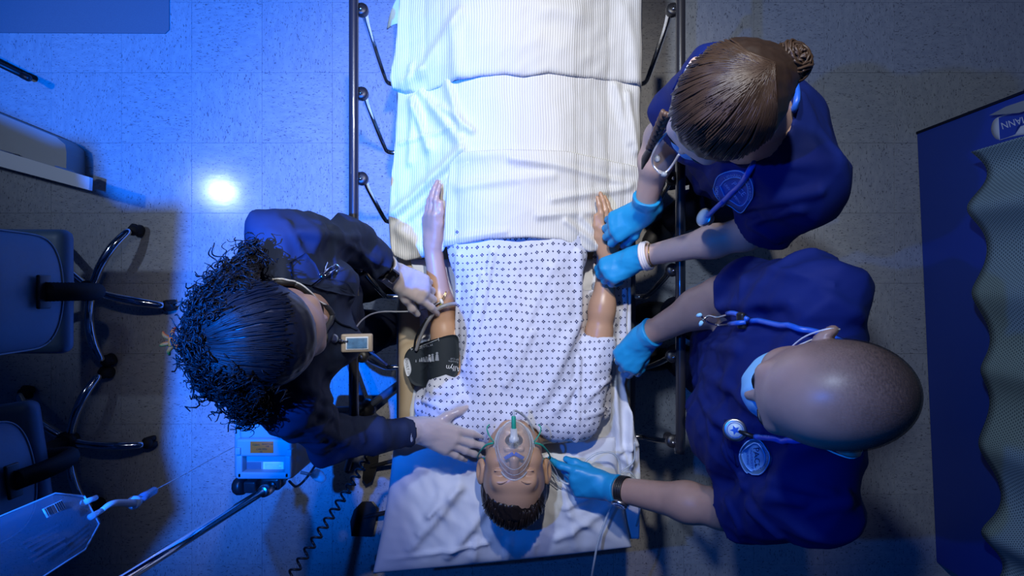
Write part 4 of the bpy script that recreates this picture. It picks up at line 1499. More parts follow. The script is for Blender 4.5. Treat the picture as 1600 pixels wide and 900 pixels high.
def stubble_mat():
    m = mat('cropped_hair', (.018, .014, .013), .7, spec=.3)
    g = NT(m); b = g.nt.nodes['Principled BSDF']; out = g.nt.nodes['Material Output']
    tc = g.n('ShaderNodeTexCoord')
    dn = g.n('ShaderNodeVectorMath', operation='DOT_PRODUCT')
    ax = HRc @ nrm((1, 0, .35))
    dn.inputs[1].default_value = tuple(ax)
    g.l(tc.outputs['Object'], dn.inputs[0])
    c0 = float(ax @ (HPc(-.02, 0, .12) - wloc(pc)))
    n1 = g.n('ShaderNodeTexNoise'); n1.inputs['Scale'].default_value = 420; n1.inputs['Detail'].default_value = 2
    g.l(tc.outputs['Object'], n1.inputs['Vector'])
    n2 = g.n('ShaderNodeTexNoise'); n2.inputs['Scale'].default_value = 18
    g.l(tc.outputs['Object'], n2.inputs['Vector'])
    mr = g.n('ShaderNodeMapRange'); mr.inputs['From Min'].default_value = c0 + .035; mr.inputs['From Max'].default_value = c0 - .095
    g.l(g.m('MULTIPLY_ADD', n2.outputs['Fac'], .05, g.m('SUBTRACT', dn.outputs['Value'], .025)), mr.inputs['Value'])
    den = g.m('MULTIPLY', mr.outputs[0], g.m('MULTIPLY_ADD', n1.outputs['Fac'], 1.1, .10))
    den = g.m('MINIMUM', den, .66)
    t = g.n('ShaderNodeBsdfTransparent'); mx = g.n('ShaderNodeMixShader')
    g.l(den, mx.inputs[0]); g.l(t.outputs[0], mx.inputs[1]); g.l(b.outputs[0], mx.inputs[2]); g.l(mx.outputs[0], out.inputs['Surface'])
    return m


_c = grow(ell(HPc(-.010, 0, .030), np.array((.098, .077, .086)) * CC['hs'], HRc), .0022)
_n = HRc @ nrm((.75, 0, -.66)); _q = HPc(.075, 0, .06)
_c = keep(_c, [half(_n, float(_n @ _q)), half(HRc @ A3(0, 0, -1), float((HRc @ A3(0, 0, -1)) @ HPc(0, 0, -.045)))], .002)
obj('hair', snet(_c, CC['head'][0] - .16, CC['head'][0] + .16, .0036), stubble_mat(), pc)
for b in (1, -1):
    obj('eyebrow', tube(spline([HPc(.0985, b * .016, .026), HPc(.096, b * .032, .031), HPc(.082, b * .052, .026)], 10), [.0015, .003, .0012], 6), M_HAIRA, pc)
    obj('eye', sphere(HPc(.0765, b * .0325, .003), .0128, 14, 10), M_WHITE, pc)


# ------------------------------------------------------------------ face masks
def face_mask(HP, HR, sc, label):
    f = U([(ell(HP(.060, 0, -.058), np.array((.070, .064, .056)) * sc, HR), .02), (ell(HP(.090, 0, -.035), np.array((.034, .034, .030)) * sc, HR), .02)], .02)
    n1 = HR @ A3(-1, 0, 0)
    f = keep(f, [half(n1, float(n1 @ HP(.045, 0, 0)))], .003)
    f = wrinkle(f, .002, 4, n=4, lo=.02, hi=.03)
    c = HP(.08, 0, -.05)
    t = thing('surgical_mask', tuple(c), label, 'mask')
    obj('mask_panel', snet(f, c - .13, c + .13, .0035), M_MASKBLUE, t)
    for b in (1, -1):
        obj('ear_loop', tube(spline([HP(.048, b * .064, -.035), HP(.02, b * .083, -.005), HP(-.012, b * .092, .018), HP(-.026, b * .088, .0), HP(-.018, b * .086, -.025), HP(.046, b * .062, -.078)], 24), .0013, 5), M_WHITE, t)


face_mask(HPb, HRb, .97, 'light blue surgical mask under the brown fringe of the nurse with the bun')
face_mask(HPc, HRc, CC['hs'], 'light blue surgical mask on the face of the shaved-headed man')

# ------------------------------------------------------------------ stethoscopes
topB, topC, topA = fb['top'], fc['top'], fa['top']


def disc(c, n, prof, m, parent, name):
    return obj(name, lathe(prof, 28, n, c), m, parent)


def star(c, M, R0, r0, h):
    V = []
    for k in range(10):
        a = k * math.pi / 5; r = R0 if k % 2 == 0 else r0
        V.append(c + M @ A3(r * math.cos(a), r * math.sin(a), 0))
    V.append(c + M @ A3(0, 0, h))
    return np.array(V), [[k, (k + 1) % 10, 10] for k in range(10)]


st = thing('stethoscope', tuple(W(1200, 600, 1.45)), 'blue stethoscope round the neck of the shaved-headed man', 'stethoscope')
obj('tubing', cord(topC, [(1176, 502), (1230, 510), (1284, 521), (1345, 560), (1358, 620), (1330, 668), (1250, 690), (1212, 684), (1182, 680)], .0056, .002, 70, 8), M_BLUESTEM, st)
P, N = seen(topC, [(1166, 499), (1155, 673), (1182, 680)])
yk = P[0] + N[0] * .016
obj('yoke', rbox((.018, .034, .011), yk, .005, frame(N[0], (0, 1, 0))), M_BLACK, st)


def on_top(fn, px, lift, zlow):
    P, N = seen(fn, [px])
    if P[0][2] < zlow: return W(px[0], px[1], zlow + lift)
    return P[0] + N[0] * lift


Q = lambda px, l: on_top(topC, px, l, 1.20)
for pth, bl in ((((1172, 490), (1158, 484), (1128, 486), (1106, 494), (1096, 504)), 0), (((1172, 506), (1158, 513), (1124, 508), (1104, 502), (1094, 492)), 1)):
    pts = [Q(p, .018) for p in pth]
    obj('binaural', tube(spline(pts[1:], 24), .0023, 8), M_CHROME, st)
    obj('tube_arm', tube(spline(pts[:3], 10)[:7], .0050, 8), M_BLUESTEM, st)
    e = pts[-1]; d = pts[-1] - pts[-2]
    obj('eartip', lathe([(.002, -.004), (.0042, -.002), (.0046, .004), (.002, .009)], 12, nrm(d + A3(0, -.02, -.01)), e), M_MASKBLUE, st)
cp = P[1] + N[1] * .014
N[1] = nrm(N[1] * .35 + A3(-.1, 0, .75))
hd = disc(cp, N[1], [(.004, -.010), (.014, -.009), (.0215, -.003), (.0225, .001), (.0215, .003), (.019, .0035), (.002, .0036)], M_STEEL, st, 'chestpiece')
M_ = frame(N[1])
disc(cp + N[1] * .0034, N[1], [(.001, 0), (.0165, 0), (.0165, .0006), (.001, .0006)], mat('pale_diaphragm', (.55, .72, .82), .4), hd, 'diaphragm')
obj('diaphragm_ring', tube(np.array([cp + N[1] * .0042 + M_ @ A3(.0145 * math.cos(a), .0145 * math.sin(a), 0) for a in np.linspace(0, 6.283, 30)]), .0007, 5), M_BLUESTEM, hd)
obj('emblem', star(cp + N[1] * .0042, M_, .010, .0045, .0006), M_BLUESTEM, hd)
obj('stem', tube([cp - N[1] * .004, P[2] + N[2] * .008], .0042, 8), M_BLACK, st)
obj('stem_print', text_px(grow(topC, .0145), '*** ** *', (1193, 682), 6, -4, .0002), M_PRINT, st, smooth=False)

st = thing('stethoscope', tuple(W(1150, 250, 1.3)), 'blue stethoscope round the neck of the nurse with the bun', 'stethoscope')
obj('tubing', cord(topB, [(1108, 333), (1130, 315), (1165, 278), (1206, 224), (1238, 180), (1225, 115), (1150, 95), (1100, 140), (1078, 190), (1066, 228)], .0060, .004, 70, 8), M_BLUESTEM, st)
P, N = seen(topB, [(1104, 340), (1108, 333)])
for i_, q_ in enumerate(((1104, 340), (1108, 333))):
    if P[i_][2] < 1.0: P[i_] = W(*q_, 1.12); N[i_] = nrm((-.5, -.1, .85))
c0 = P[0] + N[0] * .022
axd = nrm(A3(-.75, .18, .45))
hd = disc(c0, axd, [(.004, -.012), (.012, -.010), (.0125, -.003), (.0215, -.001), (.0225, .002), (.0215, .004), (.002, .0045)], M_STEEL, st, 'chestpiece')
disc(c0 - axd * .012, -axd, [(.003, 0), (.013, .001), (.015, .005), (.002, .006)], M_STEEL, hd, 'bell')
disc(c0 + axd * .0046, axd, [(.001, 0), (.0185, 0), (.0185, .0005), (.001, .0005)], mat('pale_diaphragm', (.55, .72, .82), .4), hd, 'diaphragm')
obj('stem', tube([c0 - axd * .004, P[1] + N[1] * .008], .0042, 8), M_BLACK, st)
P3, N3 = seen(topB, [(1136, 309)])
if P3[0][2] < 1.0: P3[0] = W(1136, 309, 1.15); N3[0] = (0, 0, 1)
obj('tube_end', tube(spline([c0 - axd * .006, (c0 + P3[0] + N3[0] * .012) / 2 + A3(0, 0, .008), P3[0] + N3[0] * .010, P3[0] + N3[0] * .006 + A3(.015, .018, .002)], 20), .0058, 8), M_BLUESTEM, st)
z0 = 1.24
obj('binaural', tube(spline([W(1062, 240, z0 + .03), W(1052, 256, z0 + .01), W(1042, 268, z0), W(1032, 271, z0), W(1026, 265, z0)], 24), .0028, 8), mat('matt_silver', (.62, .60, .60), .35, .6), st)
obj('binaural', tube(spline([W(1046, 202, z0 + .06), W(1030, 222, z0 + .04), W(1020, 242, z0 + .02), W(1020, 256, z0), W(1026, 265, z0), W(1034, 269, z0)], 24), .0028, 8), mat('matt_silver', (.62, .60, .60), .35, .6), st)
obj('eartip', lathe([(.003, -.005), (.0062, -.002), (.0062, .007), (.003, .011)], 12, W(1027, 244, z0) - W(1027, 256, z0), W(1027, 250, z0)), M_PUMP, st)
obj('eartip', lathe([(.003, -.004), (.0058, -.002), (.0058, .006), (.003, .009)], 12, A3(.8, -.3, .1), W(1036, 272, z0)), M_PUMP, st)


# ------------------------------------------------------------------ crests on the scrubs
def egg(pts, n=40): return smooth_poly(pts, n)


M_CREST = mat('crest_blue', (.03, .10, .42), .7); M_CRESTL = mat('crest_light', (.30, .55, .95), .7); M_CRESTC = mat('crest_pale', (.16, .42, .80), .7); M_CRESTR = mat('crest_ring', (.10, .22, .36), .7)


def crest(root, fn, outer, inner, m_out, m_in, m_line, lines, arcs, name='crest'):
    o = obj(name, patch(fn, outer, .003, 4, 3.0), m_out, root)
    c = obj('crest_field', patch(fn, inner, .0042, 4, 3.0, .002), m_in, o)
    for pl in (outer, inner):
        q = np.concatenate([pl, pl[:1]])
        Pq, Nq = on_body(q, *seen(fn, q))
        obj('crest_border', tube(Pq + Nq * .0044, .0012, 5), m_line, o)
    for s, at, size, ang, m in lines:
        obj('lettering', text_px(fn, s, at, size, ang, .0052), m, o, smooth=False)
    for s, at, size, ang, rad in arcs:
        obj('lettering', text_px(fn, s, at, size, ang, .0046, rad), m_line, o, smooth=False)


crest(pb, topB, egg([(1117, 291), (1124, 274), (1142, 266), (1161, 267), (1175, 279), (1179, 298), (1173, 316), (1159, 330), (1143, 320), (1124, 309)]),
      egg([(1127, 290), (1132, 280), (1145, 275), (1159, 276), (1169, 286), (1171, 299), (1167, 312), (1158, 319), (1145, 312), (1132, 304)]),
      M_CREST, M_CREST, M_CRESTL, [('PACE', (1156, 293), 11, -50, M_CRESTL), ('UNIVERSITY', (1144, 297), 5.5, -52, M_CRESTL), ('NURSING', (1152, 307), 4.5, -52, M_CRESTL)],
      [('LIENHARD', (1148, 299), 6, 4, 27), ('SCHOOL', (1148, 298), 5.5, 95, 25.5), ('OF NURSING', (1148, 298), 5.5, -85, 26)])
crest(pc, topC, egg([(1157, 706), (1166, 690), (1186, 686), (1199, 698), (1206, 715), (1201, 732), (1186, 743), (1171, 739), (1161, 726)]),
      egg([(1161, 706), (1168, 695), (1184, 692), (1193, 700), (1199, 714), (1195, 728), (1184, 735), (1173, 732), (1165, 722)]),
      M_CRESTR, M_CRESTC, M_CRESTL, [('PACE', (1185, 713), 13, -88, M_SCRUB), ('UNIVERSITY', (1176.5, 714), 6, -88, M_CREST), ('NURSING', (1170.5, 713), 5, -88, M_CREST)],
      [('LIENHARD SCHOOL', (1181, 713), 4.6, -70, 21.5), ('OF NURSING', (1181, 712), 4.6, -170, 23.5)])

# pocket edge, seams
obj('pocket_welt', cord(topC, [(1141, 655), (1139, 690), (1146, 715), (1152, 728)], .0022, -.0010, 24, 5), M_SCRUB, pc)
obj('pocket', patch(topC, [(1143, 657), (1133, 657), (1132, 690), (1138, 712), (1150, 728), (1146, 700)], .004, 3, 4), M_SCRUB, pc)
obj('shoulder_seam', cord(topB, [(1052, 140), (1064, 118), (1086, 92), (1104, 78)], .0016, -.0005, 20, 5), M_SCRUB, pb)

# jacket details
obj('pocket_flap', patch(topA, [(500, 436), (540, 442), (554, 462), (520, 458), (487, 448)], .006, 4, 4), M_JACKET, pa)
obj('pocket', patch(topA, [(452, 410), (476, 396), (490, 412), (500, 434), (484, 446), (456, 440)], .004, 4, 4), M_JACKET, pa)
obj('front_edge', cord(topA, [(516, 492), (530, 505), (548, 512), (556, 516)], .003, 0, 24, 6), M_JACKET, pa)
for pth in ([(432, 443), (452, 442), (470, 450), (492, 464), (510, 478), (516, 492)], [(450, 568), (470, 560), (488, 548), (500, 530), (512, 510), (516, 492)]):
    obj('collar', cord(topA, pth, .0062, .002, 30, 8), mat('dark_collar', (.02, .02, .024), .6), pa)
obj('collar_trim', cord(topA, [(430, 440), (446, 439), (462, 444), (484, 456), (506, 470)], .0019, .011, 30, 6), M_WHITE, pa, label='white collar trim')
obj('collar_trim', cord(topA, [(448, 571), (462, 564), (482, 552), (490, 546)], .0019, .011, 20, 6), M_WHITE, pa, label='white collar trim')

# ------------------------------------------------------------------ small worn things
pen = thing('pen_clip', tuple(Q((1100, 500), 0)), 'chrome pen clips in the chest pocket of the navy jacket', 'pen')
QA = lambda px, l: on_top(topA, px, l, 1.10)
pen.location = tuple(QA((505, 425), .0))
for a, b in (((494, 431), (514, 418)), ((497, 434), (504, 412)), ((502, 432), (518, 424))):
    obj('clip', tube([QA(a, .008), QA(b, .010)], .0022, 6), M_CHROME, pen)
obj('clip_ring', tube(spline([QA((512, 420), .012), QA((522, 418), .012), QA((530, 424), .012), QA((520, 427), .012)], 12), .0012, 5), M_STEEL, pen)

bd = thing('badge', tuple(QA((556, 536), .01)), 'tan framed name badge on a chain against the navy jacket', 'badge')
zb_ = float(seen(topA, [(558, 536)])[0][0][2]) + .03
Mb = frame(nrm(A3(.25, 0, 1)), (0, 1, 0))
bc = W(558, 536, zb_)
obj('holder', rbox((.066, .040, .010), bc, .004, np.stack([Mb[:, 0], Mb[:, 1], Mb[:, 2]], 1)), mat('tan_holder', (.38, .30, .22), .5), bd)
obj('card_rim', rbox((.047, .028, .003), bc + Mb[:, 2] * .0055, .0015, Mb), M_PRINT, bd)
obj('card', rbox((.042, .023, .003), bc + Mb[:, 2] * .0065, .001, Mb), mat('card_blue', (.10, .22, .38), .35, noise=(90, .7)), bd)
obj('chain', join(*[sphere(W(530 + 4.2 * k, 532 + .5 * k, zb_ + .02 - .003 * k), .0032, 8, 6) for k in range(4)]), M_CHROME, bd)
obj('reel', lathe([(.003, -.002), (.009, -.002), (.0095, 0), (.009, .002), (.003, .002)], 18, nrm(A3(.7, .1, .6)), W(522, 529, zb_ + .03)), M_STEEL, bd)
obj('clip', bar(W(511, 525, zb_ + .04), W(519, 527, zb_ + .034), .007, .004), M_CHROME, bd)
single('pen', join(tube([W(573, 545, 1.06), W(604, 570, 1.0)], [.0035, .0035], 8), tube([W(574, 541, 1.065), W(584, 550, 1.05)], .0016, 6)), M_BLUESTEM, 'slim blue pen below the name badge on the navy jacket', 'pen')

# smart watch on the left wrist of the nurse in the jacket
fore = U([cap(CA['el'][0], CA['wr'][0], .040, .027)], .01)
wl = CA['wr'][0]; ad = nrm(wl - CA['el'][0])
wc = CA['el'][0] + (wl - CA['el'][0]) * .80
wt = thing('smartwatch', tuple(wc), 'square black smartwatch between navy sleeve and clear glove', 'watch')
up_ = nrm(A3(.05, .0, 1) - ad * np.dot(A3(.05, .0, 1), ad)); sd = np.cross(up_, ad)
Mw = np.stack([ad, sd, up_], 1)
a_ = np.linspace(0, 2 * math.pi, 40)
obj('strap', join(*[tube(np.array([wc + Mw @ A3(o_, .0315 * math.cos(t), .0305 * math.sin(t)) for t in a_]), .0036, 6) for o_ in (-.009, -.003, .003, .009)]), M_RUBBER, wt)
obj('case', rbox((.037, .033, .011), wc + up_ * .035, .0055, Mw, 4), M_BLACK, wt)
obj('screen', rbox((.031, .027, .002), wc + up_ * .0405, .001, Mw), mat('dark_glass', (.004, .004, .005), .08, coat=.5), wt)
obj('case_trim', tube([wc + Mw @ A3(-.0155, -.0165, .0385), wc + Mw @ A3(.0155, -.0165, .0385)], .0013, 6), M_CHROME, wt)

# round watch on the man's left wrist
wl = CC['wr'][0]; el_ = CC['el'][0]; ad = nrm(wl - el_)
wc = el_ + (wl - el_) * .855
wt = thing('wristwatch', tuple(wc), 'round silver-blue wristwatch on a black strap beside the blue glove', 'watch')
sd0 = A3(0, -.62, .78); sd0 = nrm(sd0 - ad * np.dot(sd0, ad)); Mw = np.stack([ad, np.cross(sd0, ad), sd0], 1)
obj('strap', join(*[tube(np.array([wc + Mw @ A3(o_, .0355 * math.cos(t), .0355 * math.sin(t)) for t in a_]), .0036, 6) for o_ in (-.0085, -.003, .003, .0085)]), M_BLACK, wt)
cs = obj('case', lathe([(.004, 0), (.019, 0), (.0215, .003), (.0215, .008), (.0195, .010), (.018, .0095), (.002, .0095)], 32, sd0, wc + sd0 * .0345), M_STEEL, wt)
dl = wc + sd0 * .0443
obj('dial', lathe([(.001, 0), (.0178, 0), (.0178, .0004), (.001, .0004)], 32, sd0, dl), mat('dial_blue', (.10, .22, .45), .3), wt)
for k in range(12):
    a = k * math.pi / 6
    d_ = Mw @ A3(math.cos(a), math.sin(a), 0)
    obj('hour_mark', bar(dl + sd0 * .0008 + d_ * .012, dl + sd0 * .0008 + d_ * .0165, .0016, .0005), M_PRINT, wt, smooth=False)
obj('hand', bar(dl + sd0 * .001, dl + sd0 * .001 + Mw @ A3(.007, .006, 0), .0014, .0005), M_PRINT, wt)
obj('hand', bar(dl + sd0 * .001, dl + sd0 * .001 + Mw @ A3(-.004, .013, 0), .001, .0005), M_PRINT, wt)

# white band and thin bracelet on the left wrist of the nurse with the bun
wl = CB['wr'][0]; el_ = CB['el'][0]; ad = nrm(wl - el_); Mw = frame(ad)
wc = wl - ad * .026
single('wristband', join(*[tube(np.array([wc + ad * o_ + Mw @ A3(.0362 * math.cos(t), .0362 * math.sin(t), 0) for t in a_]), .0045, 6) for o_ in (-.006, 0, .006)]), mat('white_band', (.80, .74, .72), .6), 'wide white wristband above the blue glove of the nurse with the bun', 'wristband')
single('bracelet', tube(np.array([wc - ad * .017 + Mw @ A3(.0315 * math.cos(t), .0315 * math.sin(t), .002 * math.sin(2 * t)) for t in a_]), .0014, 6), mat('gold', (.75, .48, .16), .25, 1.0), 'thin gold bracelet next to the white wristband', 'bracelet')

# ------------------------------------------------------------------ things on the manikin
def arm_x(y): return np.interp(y, [SHL[1], ELL_[1]], [SHL[0], ELL_[0]])


def cuff_z(x, y):
    d = x - arm_x(y)
    r = .058
    over = .806 + np.sqrt(np.clip(r * r - d * d, 0, None)) * .98
    flap = .780 - .10 * np.clip((-d - .05), 0, 1)
    return np.where(d > -.052, np.maximum(over, flap + .0), flap)


def cuff_zs(x, y): return sum(cuff_z(x + dx, y) for dx in (-.012, -.006, 0, .006, .012)) / 5 + .003


cpx = smooth_poly([(642, 544), (680, 529), (713, 523), (718, 548), (717, 580), (702, 594), (672, 607), (644, 607), (631, 592), (626, 568), (630, 553)], 60)
cpl = [W(p[0], p[1], .83)[:2] for p in cpx]
cuff = thing('blood_pressure_cuff', tuple(W(670, 565, .78)), 'black blood pressure cuff wrapped on the manikin upper arm with white print', 'cuff')
obj('wrap', sheet(cpl, 9, cuff_zs, .012), M_CUFF, cuff)
cfn = lambda P: (P[:, 2] - cuff_zs(P[:, 0], P[:, 1]).astype(f32)) * f32(.6)
tg = [(632, 561), (636, 559), (640, 563), (643, 577), (640, 586), (636, 587), (633, 578), (631, 567)]
tgo = obj('size_tag', patch(cfn, smooth_poly(tg, 28), .0015, 3, 2.0, .001), M_PRINT, cuff)
obj('lettering', text_px(cfn, 'ADULT 11', (637, 573), 5.6, -82, .0024), M_CUFF, tgo, smooth=False)
obj('range_line', cord(cfn, [(643, 546), (664, 538.5), (685.5, 530)], .0007, .0004, 20, 4), M_PRINT, cuff)
for a, b in (((642, 543), (643, 548)), ((685, 527.5), (686, 533))):
    obj('range_mark', cord(cfn, [a, b], .0007, .0004, 5, 4), M_PRINT, cuff)
obj('lettering', text_px(cfn, 'M 25-34cm', (665, 541.5), 5.2, 180 + 17, .0015), M_GREYPRINT, cuff, smooth=False)
obj('lettering', text_px(cfn, 'Allyn', (708, 575), 11.5, 180 - 7, .0015), M_PRINT, cuff, smooth=False)
obj('lettering', text_px(cfn, 'Reusable', (708, 565), 4.2, 180 - 8, .0015), M_GREYPRINT, cuff, smooth=False)
obj('lettering', text_px(cfn, 'BP Cuff', (710, 561), 4.2, 180 - 8, .0015), M_GREYPRINT, cuff, smooth=False)
for k, (x, y, h) in enumerate([(650, 564, 4), (656, 563, 4.5), (659, 562, 6), (662, 562, 7), (666, 561.5, 8), (671, 560, 11), (676, 559, 11.5), (683, 557, 13)]):
    w = h * .22
    obj('figure_mark', join(patch(cfn, [(x - w, y + h * .5), (x + w, y + h * .5), (x + w * .6, y - h * .25), (x - w * .6, y - h * .25)], .0012, 1, 9, .0006),
                            patch(cfn, smooth_poly([(x - w * .7, y - h * .4), (x, y - h * .55), (x + w * .7, y - h * .4), (x, y - h * .25)], 10), .0012, 1, 9, .0006)), M_PRINT if k == 5 else M_GREYPRINT, cuff, smooth=False)
obj('air_tube', tube(spline([W(716, 474, .835), W(700, 476, .862), W(684, 483, .865), (W(670, 500, .845)), W(662, 515, .82), W(655, 532, .80), W(650, 548, .785)], 40), .0052, 8), M_CORD, cuff)
obj('air_tube', tube(spline([W(668, 497, .845), W(658, 512, .82), W(650, 528, .795), W(647, 545, .782)], 24), .0036, 8), M_BLACK, cuff, label='black tube')

single('iv_line', tube(spline([W(556, 512, 1.11), W(566, 500, 1.05), W(580, 491, .98), W(600, 487, .92), W(630, 487, .885), W(655, 485, .87), W(672, 480, .862), W(684, 474, .853), W(692, 470, .848)], 60), .0021, 7), M_CORD, 'thin grey intravenous line running from the jacket to the manikin forearm', 'tube')
cat_ = thing('iv_catheter', tuple(W(692, 470, .845)), 'small catheter hub with gold clip on the manikin forearm', 'catheter')
obj('hub', lathe([(.002, -.008), (.0045, -.006), (.0045, .004), (.0025, .008)], 12, (.4, -.9, .1), W(690, 471, .851)), M_WHITE, cat_)
obj('cap', lathe([(.002, -.003), (.004, -.002), (.004, .002), (.002, .003)], 12, (.4, -.9, .1), W(689, 476, .850)), mat('olive_cap', (.25, .26, .03), .4), cat_)
obj('wing', tube(spline([W(690, 468, .852), W(694, 461, .850), W(697, 455, .846), W(696, 462, .85), W(692, 469, .852)], 14), .0011, 5), mat('gold', (.75, .48, .16), .25, 1.0), cat_)

# oxygen mask
om = thing('oxygen_mask', tuple(MP(.09, 0, -.05)), 'clear oxygen mask with green connector over the manikin mouth', 'oxygen mask')
nr, na = 10, 40
V, F = [], []
for i in range(nr + 1):
    t = i / nr * math.pi / 2
    for j in range(na):
        a = 2 * math.pi * j / na
        cs_, sn_ = math.cos(a), math.sin(a)
        rs_ = .046 * (1 - .16 * max(0, sn_)) * (1 if i else 1.06)
        rc_ = .066 * (1 if i else 1.05)
        k = max(.02, math.cos(t) ** .75)
        V.append(MP(.076 + .026 * abs(sn_) ** 2 * (sn_ > 0) * .9 + .058 * math.sin(t), cs_ * rs_ * k, -.046 + sn_ * rc_ * k - .014 * math.sin(t)))
for i in range(nr):
    for j in range(na):
        F.append([i * na + j, i * na + (j + 1) % na, (i + 1) * na + (j + 1) % na, (i + 1) * na + j])
obj('shell', (np.array(V), F), M_CLEAR, om)
obj('rim', tube(np.array(V[:na] + V[:1]), .0026, 6), M_CLEARTUBE, om)
for q in (.45, .8):
    i = int(nr * q * .6)
    obj('ridge', tube(np.array(V[i * na:(i + 1) * na] + V[i * na:i * na + 1]), .0009, 5), M_CLEARTUBE, om)
d0 = MP(.128, 0, -.064); dd = nrm(MR @ A3(.38, .02, -.92))
obj('connector', lathe([(.013, -.004), (.0125, .006), (.0095, .008), (.008, .030), (.006, .030)], 20, dd, d0), mat('frosted_plastic', (.75, .78, .80), .35, transp=.45), om)
obj('green_connector', lathe([(.0052, .026), (.0062, .028), (.0058, .060), (.0046, .062)], 14, dd, d0), M_GREEN, om, label='green connector')
obj('nose_clip', join(bar(MP(.128, .002, -.034), MP(.114, .022, -.024), .009, .002), bar(MP(.128, -.002, -.034), MP(.114, -.022, -.024), .009, .002)), M_BLUESTEM, om, label='blue nose clip')
for b in (1, -1):
    obj('strap', tube(spline([MP(.086, b * .050, -.062), MP(.07, b * .068, -.058), MP(.03, b * .085, -.045), MP(-.03, b * .092, -.035), MP(-.065, b * .07, -.04)], 24), [.0030, .0024, .0022], 6), M_GREEN, om, label='green elastic strap')
    obj('strap_end', tube(spline([MP(.088, b * .048, -.064), MP(.09, b * .060, -.080), MP(.075, b * .066, -.098), MP(.07, b * .060, -.108)], 14), .0018, 5), M_GREEN, om, label='green elastic strap')
single('oxygen_tube', tube(spline([d0 + dd * .060, d0 + dd * .075 + A3(.004, 0, -.005), W(824, 655, .955), W(834, 676, .93), W(842, 702, .90), W(852, 724, .872), W(868, 744, .862), W(888, 756, .868), W(902, 742, .866), W(912, 724, .862), (W(932, 709, .856)), W(954, 707, .850), W(966, 718, .845), W(969, 740, .84), W(964, 772, .842), W(948, 808, .84), W(935, 845, .832), W(928, 880, .815), W(924, 905, .77)], 130), .0032, 8), M_CLEARTUBE, 'clear oxygen tube from the green connector across the pillow through the gloved hand', 'tube')
single('sensor_wire', tube(spline([W(846, 716, .89), W(852, 728, .88), W(864, 745, .866), W(874, 752, .87), W(868, 735, .87), W(856, 716, .875)], 40), .0011, 5), M_CORD, 'thin wire loop between the manikin ear and the blue glove', 'wire')
single('side_tube', tube(spline([W(992, 690, .79), W(990, 720, .79), W(970, 738, .80), W(985, 738, .80), W(996, 756, .79), W(1000, 790, .77), W(994, 822, .74)], 50), .0026, 7), M_CLEARTUBE, 'clear tube looped on the sheet by the right pillow edge', 'tube')

# ------------------------------------------------------------------ IV stand, pump, bag, coiled cord
pb0 = W(428, 757, 1.0)
std = thing('iv_stand', (pb0[0], pb0[1], 0), 'chrome pole stand on casters at the lower left', 'iv stand')
obj('lower_pole', tube([(pb0[0], pb0[1], .09), (pb0[0], pb0[1], 1.04)], .0135, 16), M_CHROME, std)
ptop = W(202, 899, 1.52); pdir = (ptop - W(415, 766, 1.04)); pend = ptop + pdir * .9
obj('upper_pole', tube([W(428, 757, 1.0), ptop, pend], .0098, 16), M_CHROME, std)
cdir = nrm(pdir)
obj('collar', lathe([(.012, -.018), (.016, -.016), (.0165, .0), (.0150, .016), (.011, .020)], 20, cdir, W(416, 765, 1.045)), M_STEEL, std)
obj('hook', tube(spline([pend, pend + A3(-.04, .02, .02), pend + A3(-.10, .06, .03), pend + A3(-.13, .09, .0), pend + A3(-.12, .11, -.03)], 24), .004, 8), M_CHROME, std)
obj('hub', lathe([(.02, .05), (.045, .055), (.045, .09), (.02, .12)], 20, at=(pb0[0], pb0[1], 0)), M_BLACK, std)
for k in range(5):
    a = math.radians(-107 + 72 * k)
    e = A3(pb0[0] + .27 * math.cos(a), pb0[1] + .27 * math.sin(a), .062)
    lg = obj('leg', tube([(pb0[0] + .03 * math.cos(a), pb0[1] + .03 * math.sin(a), .08), e], [.016, .013], 10), M_FRAME, std)
    obj('caster', join(lathe([(.004, -.013), (.022, -.012), (.026, -.006), (.026, .006), (.022, .012), (.004, .013)], 18, (-math.sin(a), math.cos(a), 0), (e[0], e[1], .0265)), tube([e, e - A3(0, 0, .03)], .007)), M_RUBBER, lg)

zt = 1.045
pc_ = W(411, 704, zt)
pm = thing('infusion_pump', tuple(pc_), 'pale infusion pump with orange label clamped to the pole', 'pump')


def pbox(x0, y0, x1, y1, z0, z1, r, m, name, label=None):
    a, b = W(x0, y0, z1), W(x1, y1, z1)
    return obj(name, rbox((abs(b[0] - a[0]), abs(b[1] - a[1]), z1 - z0), ((a[0] + b[0]) / 2, (a[1] + b[1]) / 2, (z0 + z1) / 2), r, None, 3), m, pm, label=label)


pbox(364, 640, 458, 750, .79, 1.018, .012, M_PUMP, 'body')
pbox(368, 686, 454, 714, 1.0, zt, .006, M_PUMP, 'top_block')
pbox(372, 644, 450, 688, 1.0, zt - .012, .012, M_PUMP, 'top_block')
pbox(368, 712, 378, 748, 1.0, zt, .004, M_PUMP, 'handle_side')
pbox(444, 712, 454, 748, 1.0, zt, .004, M_PUMP, 'handle_side')
pbox(370, 738, 452, 749, 1.006, zt, .004, M_PUMP, 'handle_bar')
pbox(367, 700, 375, 711, 1.03, zt + .006, .002, M_PUMP, 'catch'); pbox(447, 703, 455, 713, 1.03, zt + .006, .002, M_PUMP, 'catch')
lb = pbox(391, 690, 427, 708, zt - .001, zt + .0012, .0005, M_ORANGE, 'warning_label', 'orange label')
_ff = flat(zt + .0012)
for s, at, sz in (('CLEAN', (400, 695), 3.6), ('READY FOR', (418, 694), 3.2), ('USE', (418, 697.5), 3.2), ('CHECKED', (409, 702), 3.8), ('OK', (408, 706), 3.4)):
    obj('lettering', text_px(_ff, s, at, sz, 0, .0006), M_BLACK, lb, smooth=False)
pl = pbox(411, 722, 443, 737, 1.017, 1.0195, .0005, M_WHITE, 'text_plate')
